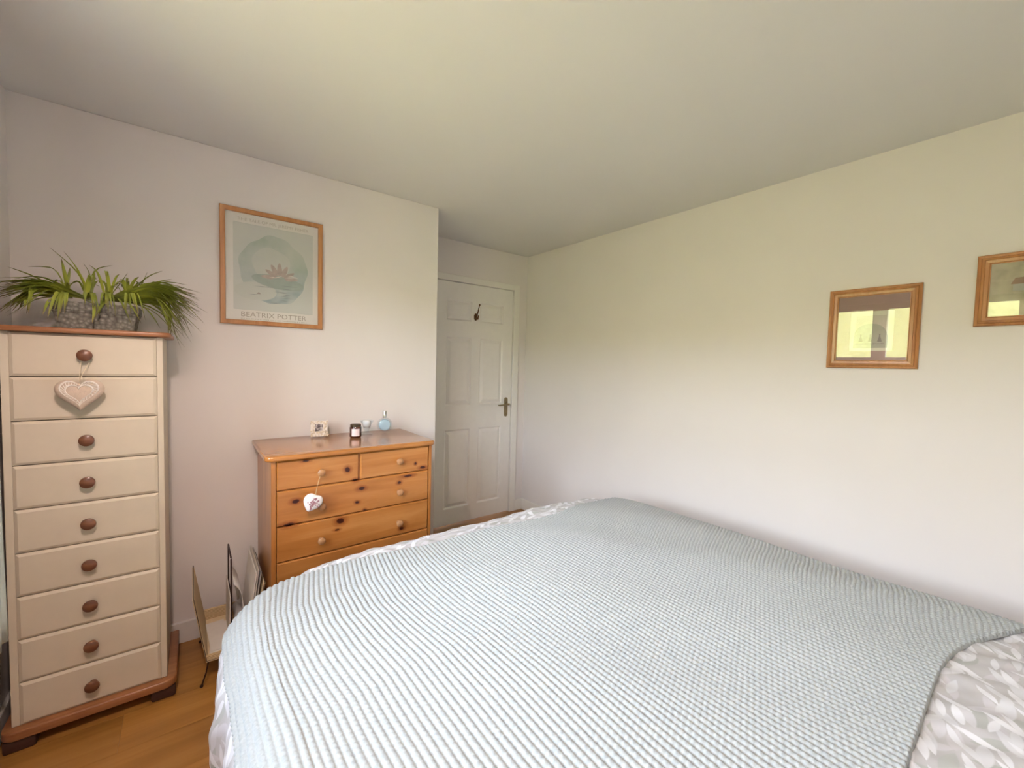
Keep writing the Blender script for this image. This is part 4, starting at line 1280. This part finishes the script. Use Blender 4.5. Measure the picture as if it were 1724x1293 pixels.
b = BM(); polyp(b, [(0.06, 1.655), (0.112, 1.655), (0.112, 1.680), (0.06, 1.680)], fnR, 0.0041, 0.0044); mk('print_cottage', b, plain('cottage_wash', (0.50, 0.52, 0.48), 0.8, var=0.1), p2)
mk('glass', rectp(A0 + .034, A1 - .034, Z0 + .034, Z1 - .034, fnR, 0.0065, 0.008), M['picglass'], p2)

# ------------------------------------------------------------------ magazine rack
RY0, RY1 = 2.04, 2.375
mr_ = empty('magazine_rack', (0.12, 2.21, 0))
tag(mr_, 'woven seagrass magazine rack on black wire legs between the two chests', 'magazine rack')
def skewbox(b, x0b, x0t, th, y0, y1, z0, z1):
    vs = [b.verts.new(c) for c in ((x0b, y0, z0), (x0b + th, y0, z0), (x0b + th, y1, z0), (x0b, y1, z0), (x0t, y0, z1), (x0t + th, y0, z1), (x0t + th, y1, z1), (x0t, y1, z1))]
    for q in ((3, 2, 1, 0), (4, 5, 6, 7), (0, 1, 5, 4), (1, 2, 6, 5), (2, 3, 7, 6), (3, 0, 4, 7)): b.faces.new([vs[i] for i in q])
b = BM(); skewbox(b, 0.036, -0.006, 0.007, RY0, RY1, 0.100, 0.366); bmesh.ops.bevel(b, geom=b.edges[:], offset=0.002, segments=1, affect='EDGES'); mk('side_panel', b, M['woven'], mr_)
b = BM(); skewbox(b, 0.196, 0.240, 0.007, RY0, RY1, 0.100, 0.366); bmesh.ops.bevel(b, geom=b.edges[:], offset=0.002, segments=1, affect='EDGES'); mk('side_panel', b, M['woven'], mr_)
b = BM(); box(b, 0.036, 0.203, RY0, RY1, 0.092, 0.100, 0.002)
box(b, 0.036, 0.203, RY0, RY0 + 0.008, 0.100, 0.122, 0.002); box(b, 0.036, 0.203, RY1 - 0.008, RY1, 0.100, 0.150, 0.002)
mk('tray', b, M['woven'], mr_)
b = BM()
hxm = 0.128
tube(b, [(hxm, 2.125, 0.10), (hxm, 2.125, 0.465), (hxm, 2.130, 0.471), (hxm, 2.29, 0.471), (hxm, 2.295, 0.465), (hxm, 2.295, 0.10)], 0.0032, 8)
tube(b, [(hxm, 2.125, 0.300), (hxm, 2.295, 0.300)], 0.0028, 8)
mk('handle', b, M['wire'], mr_, smooth=True)
b = BM()
tube(b, [(-0.002, RY0, 0.372), (0.0385, RY0, 0.098), (0.20, RY0, 0.098), (0.244, RY0, 0.372), (0.244, RY1, 0.372), (0.20, RY1, 0.098), (0.0385, RY1, 0.098), (-0.002, RY1, 0.372), (-0.002, RY0, 0.372)], 0.0014, 6)
mk('wire_frame', b, M['wire'], mr_, smooth=True)
for lx, sx_ in ((0.045, -1), (0.195, 1)):
    for ly, sy_ in ((RY0 + 0.01, -1), (RY1 - 0.01, 0.3)):
        b = BM(); tube(b, [(lx, ly, 0.094), (lx + sx_ * 0.008, ly + sy_ * 0.004, 0.05), (lx + sx_ * 0.024, ly + sy_ * 0.012, 0.004)], [0.0035, 0.003, 0.0035], 8)
        lathe(b, [(0, 0), (0.006, 0.0), (0.006, 0.007), (0, 0.009)], (lx + sx_ * 0.024, ly + sy_ * 0.012, 0), 'Z', 10)
        mk('leg', b, M['wire'], mr_, smooth=True)
# contents
def sheet(name, mat, label, cat, corners, th, group=None):
    b = BM()
    c = [Vector(q) for q in corners]; nrm = (c[1] - c[0]).cross(c[3] - c[0]).normalized() * th
    A = [b.verts.new(q) for q in c]; B = [b.verts.new(q + nrm) for q in c]
    b.faces.new(A[::-1]); b.faces.new(B)
    for k in range(4): b.faces.new((A[k], A[(k + 1) % 4], B[(k + 1) % 4], B[k]))
    bmesh.ops.recalc_face_normals(b, faces=b.faces[:])
    return tag(mk(name, b, mat), label, cat, group)
for k, (zz_, dx, dy, rot) in enumerate(((0.1045, 0.0, 0.0, 0.02), (0.109, 0.004, -0.006, -0.05), (0.1125, -0.002, 0.004, 0.06))):
    cx_, cy_ = 0.0835 + dx, 2.185 + dy; w, l = 0.034, 0.115
    cs = [(cx_ + a * w * math.cos(rot) - c * l * math.sin(rot), cy_ + a * w * math.sin(rot) + c * l * math.cos(rot), zz_) for a, c in ((-1, -1), (1, -1), (1, 1), (-1, 1))]
    sheet('letter', M['paper'], ['lowest white envelope lying in the left side of the magazine rack', 'middle white envelope lying in the left side of the magazine rack', 'topmost white paper lying in the left side of the magazine rack'][k], 'paper', cs, 0.0025, 'papers lying in the magazine rack')
sheet('magazine', M['greymag'], 'grey magazine standing against the wire handle of the rack', 'magazine', [(0.118, 2.10, 0.101), (0.118, 2.33, 0.101), (0.121, 2.33, 0.31), (0.121, 2.10, 0.31)], 0.004, 'magazines in the rack')
sheet('magazine', M['paper'], 'pale magazine leaning innermost on the right side of the rack', 'magazine', [(0.178, 2.07, 0.101), (0.178, 2.355, 0.101), (0.214, 2.355, 0.40), (0.214, 2.07, 0.40)], 0.004, 'magazines in the rack')
sheet('magazine', M['greymag'], 'grey-covered magazine leaning in the middle on the right of the rack', 'magazine', [(0.184, 2.065, 0.101), (0.184, 2.365, 0.101), (0.222, 2.365, 0.415), (0.222, 2.065, 0.415)], 0.004, 'magazines in the rack')
sheet('magazine', M['bluegrey'], 'dark-edged magazine leaning outermost against the right panel of the rack', 'magazine', [(0.190, 2.06, 0.101), (0.190, 2.36, 0.101), (0.231, 2.36, 0.405), (0.231, 2.06, 0.405)], 0.004, 'magazines in the rack')
# curled leaflet
b = BM()
rows = []
for i in range(15):
    t = i / 14
    x = 0.136 + 0.036 * t + 0.010 * math.sin(t * PI); z = 0.36 - 0.17 * t + 0.03 * math.sin(t * PI)
    rows.append([b.verts.new((x, yy, z)) for yy in (2.10, 2.31)])
for i in range(6):
    t = (i + 1) / 6
    x = 0.172 - 0.030 * math.sin(t * PI * 0.9); z = 0.19 - 0.05 * t
    rows.append([b.verts.new((x, yy, z)) for yy in (2.10, 2.31)])
for A, B in zip(rows, rows[1:]): b.faces.new((A[0], A[1], B[1], B[0]))
lf = mk('leaflet', b, plain('leaflet_paper', (0.78, 0.77, 0.76), 0.5, var=0.05, scale=15), smooth=True)
md = lf.modifiers.new('thick', 'SOLIDIFY'); md.thickness = 0.0012
tag(lf, 'white leaflet curling over inside the right half of the magazine rack', 'paper')

# ------------------------------------------------------------------ curtain at the left edge
def curtain(name, ya, yb, label):
    n = 60
    yy_ = np.linspace(ya, yb, n); zz = np.linspace(0.472, 2.12, 24)
    Yg, Zg = np.meshgrid(yy_, zz, indexing='ij')
    Xg = XW + 0.079 + 0.022 * np.sin(Yg * 95) * (0.7 + 0.3 * Zg / 2) + 0.006 * np.sin(Yg * 31 + Zg * 3)
    o = grid_obj(name, np.stack([Xg, Yg, Zg], -1), None, M['curtain'])
    md = o.modifiers.new('thick', 'SOLIDIFY'); md.thickness = 0.003
    return tag(o, label, 'curtain')
curtain('curtain', 1.60, 1.905, 'pale sage curtain hanging at the left edge beside the tall cream chest')
curtain('curtain', -0.12, 0.13, 'pale sage curtain on the viewer side of the window')
cr_ = empty('curtain_rail', (XW + 0.06, 0.89, 2.12)); tag(cr_, 'white curtain rail above the window', 'curtain rail')
b = BM(); tube(b, [(XW + 0.06, -0.2, 2.135), (XW + 0.06, 1.98, 2.135)], 0.011, 12); mk('rail', b, M['gloss'], cr_, smooth=True)
for yy in (-0.1, 0.88, 1.9):
    b = BM(); box(b, XW + 0.001, XW + 0.055, yy - 0.01, yy + 0.01, 2.125, 2.145, 0.002); mk('bracket', b, M['gloss'], cr_)

# ------------------------------------------------------------------ ceiling pendant (above the top of the frame)
LX, LY, LZ = -0.12, 0.66, 2.03
cl = empty('pendant_lamp', (LX, LY, LZ)); tag(cl, 'small pendant lamp hanging from the ceiling above the viewer', 'lamp')
b = BM(); lathe(b, [(0.0, -0.002), (0.045, -0.002), (0.045, -0.012), (0.01, -0.03), (0, -0.03)], (LX, LY, H), 'Z', 24); mk('ceiling_rose', b, M['gloss'], cl, smooth=True)
b = BM(); tube(b, [(LX, LY, H - 0.02), (LX, LY, LZ + 0.16)], 0.003, 8); mk('cord', b, M['gloss'], cl, smooth=True)
b = BM(); lathe(b, [(0.0, 0.04), (0.018, 0.04), (0.020, 0.095), (0.0, 0.10)], (LX, LY, LZ + 0.072), 'Z', 20); mk('lamp_holder', b, M['gloss'], cl, smooth=True)
mt, nt, p = nt_new('bulb_glow'); p.inputs['Emission Color'].default_value = (1, 0.78, 0.55, 1); p.inputs['Emission Strength'].default_value = 8
ns = N(nt, 'ShaderNodeTexNoise'); cr = ramp(nt, [(0, (0.9, 0.88, 0.84)), (1, (0.92, 0.9, 0.86))]); L(nt, ns, 'Fac', cr, 'Fac'); L(nt, cr, 'Color', p, 'Base Color')
b = BM(); lathe(b, [(0, -0.045), (0.02, -0.038), (0.031, -0.015), (0.028, 0.012), (0.015, 0.04), (0, 0.042)], (LX, LY, LZ + 0.075), 'Z', 20); mk('bulb', b, mt, cl, smooth=True)
mt = bpy.data.materials.new('shade_cloth'); mt.use_nodes = True; nt = mt.node_tree
nt.nodes.remove(nt.nodes['Principled BSDF'])
d1 = N(nt, 'ShaderNodeBsdfDiffuse'); d2 = N(nt, 'ShaderNodeBsdfTranslucent'); ms = N(nt, 'ShaderNodeMixShader'); ms.inputs[0].default_value = 0.30
ns = N(nt, 'ShaderNodeTexNoise'); ns.inputs['Scale'].default_value = 80; cr = ramp(nt, [(0.3, (0.72, 0.66, 0.58)), (0.7, (0.78, 0.72, 0.64))]); L(nt, ns, 'Fac', cr, 'Fac')
L(nt, cr, 'Color', d1, 0); L(nt, cr, 'Color', d2, 0); L(nt, d1, 0, ms, 1); L(nt, d2, 0, ms, 2); L(nt, ms, 0, nt.nodes['Material Output'], 'Surface')
b = BM(); lathe(b, [(0.130, -0.055), (0.130, 0.105)], (LX, LY, LZ), 'Z', 40); mk('lamp_shade', b, mt, cl, smooth=True)
b = BM()
for a_ in (0, 2 * PI / 3, 4 * PI / 3): tube(b, [(LX, LY, LZ + 0.10), (LX + 0.129 * math.cos(a_), LY + 0.129 * math.sin(a_), LZ + 0.10)], 0.002, 6)
mk('shade_ring', b, M['steel'], cl)
ld = bpy.data.lights.new('lamp_light', 'POINT'); ld.energy = LAMP_W; ld.color = (1.0, 0.77, 0.71); ld.shadow_soft_size = 0.035
lo = bpy.data.objects.new('lamp_light', ld); col.objects.link(lo); lo.location = (LX, LY, LZ - 0.015)
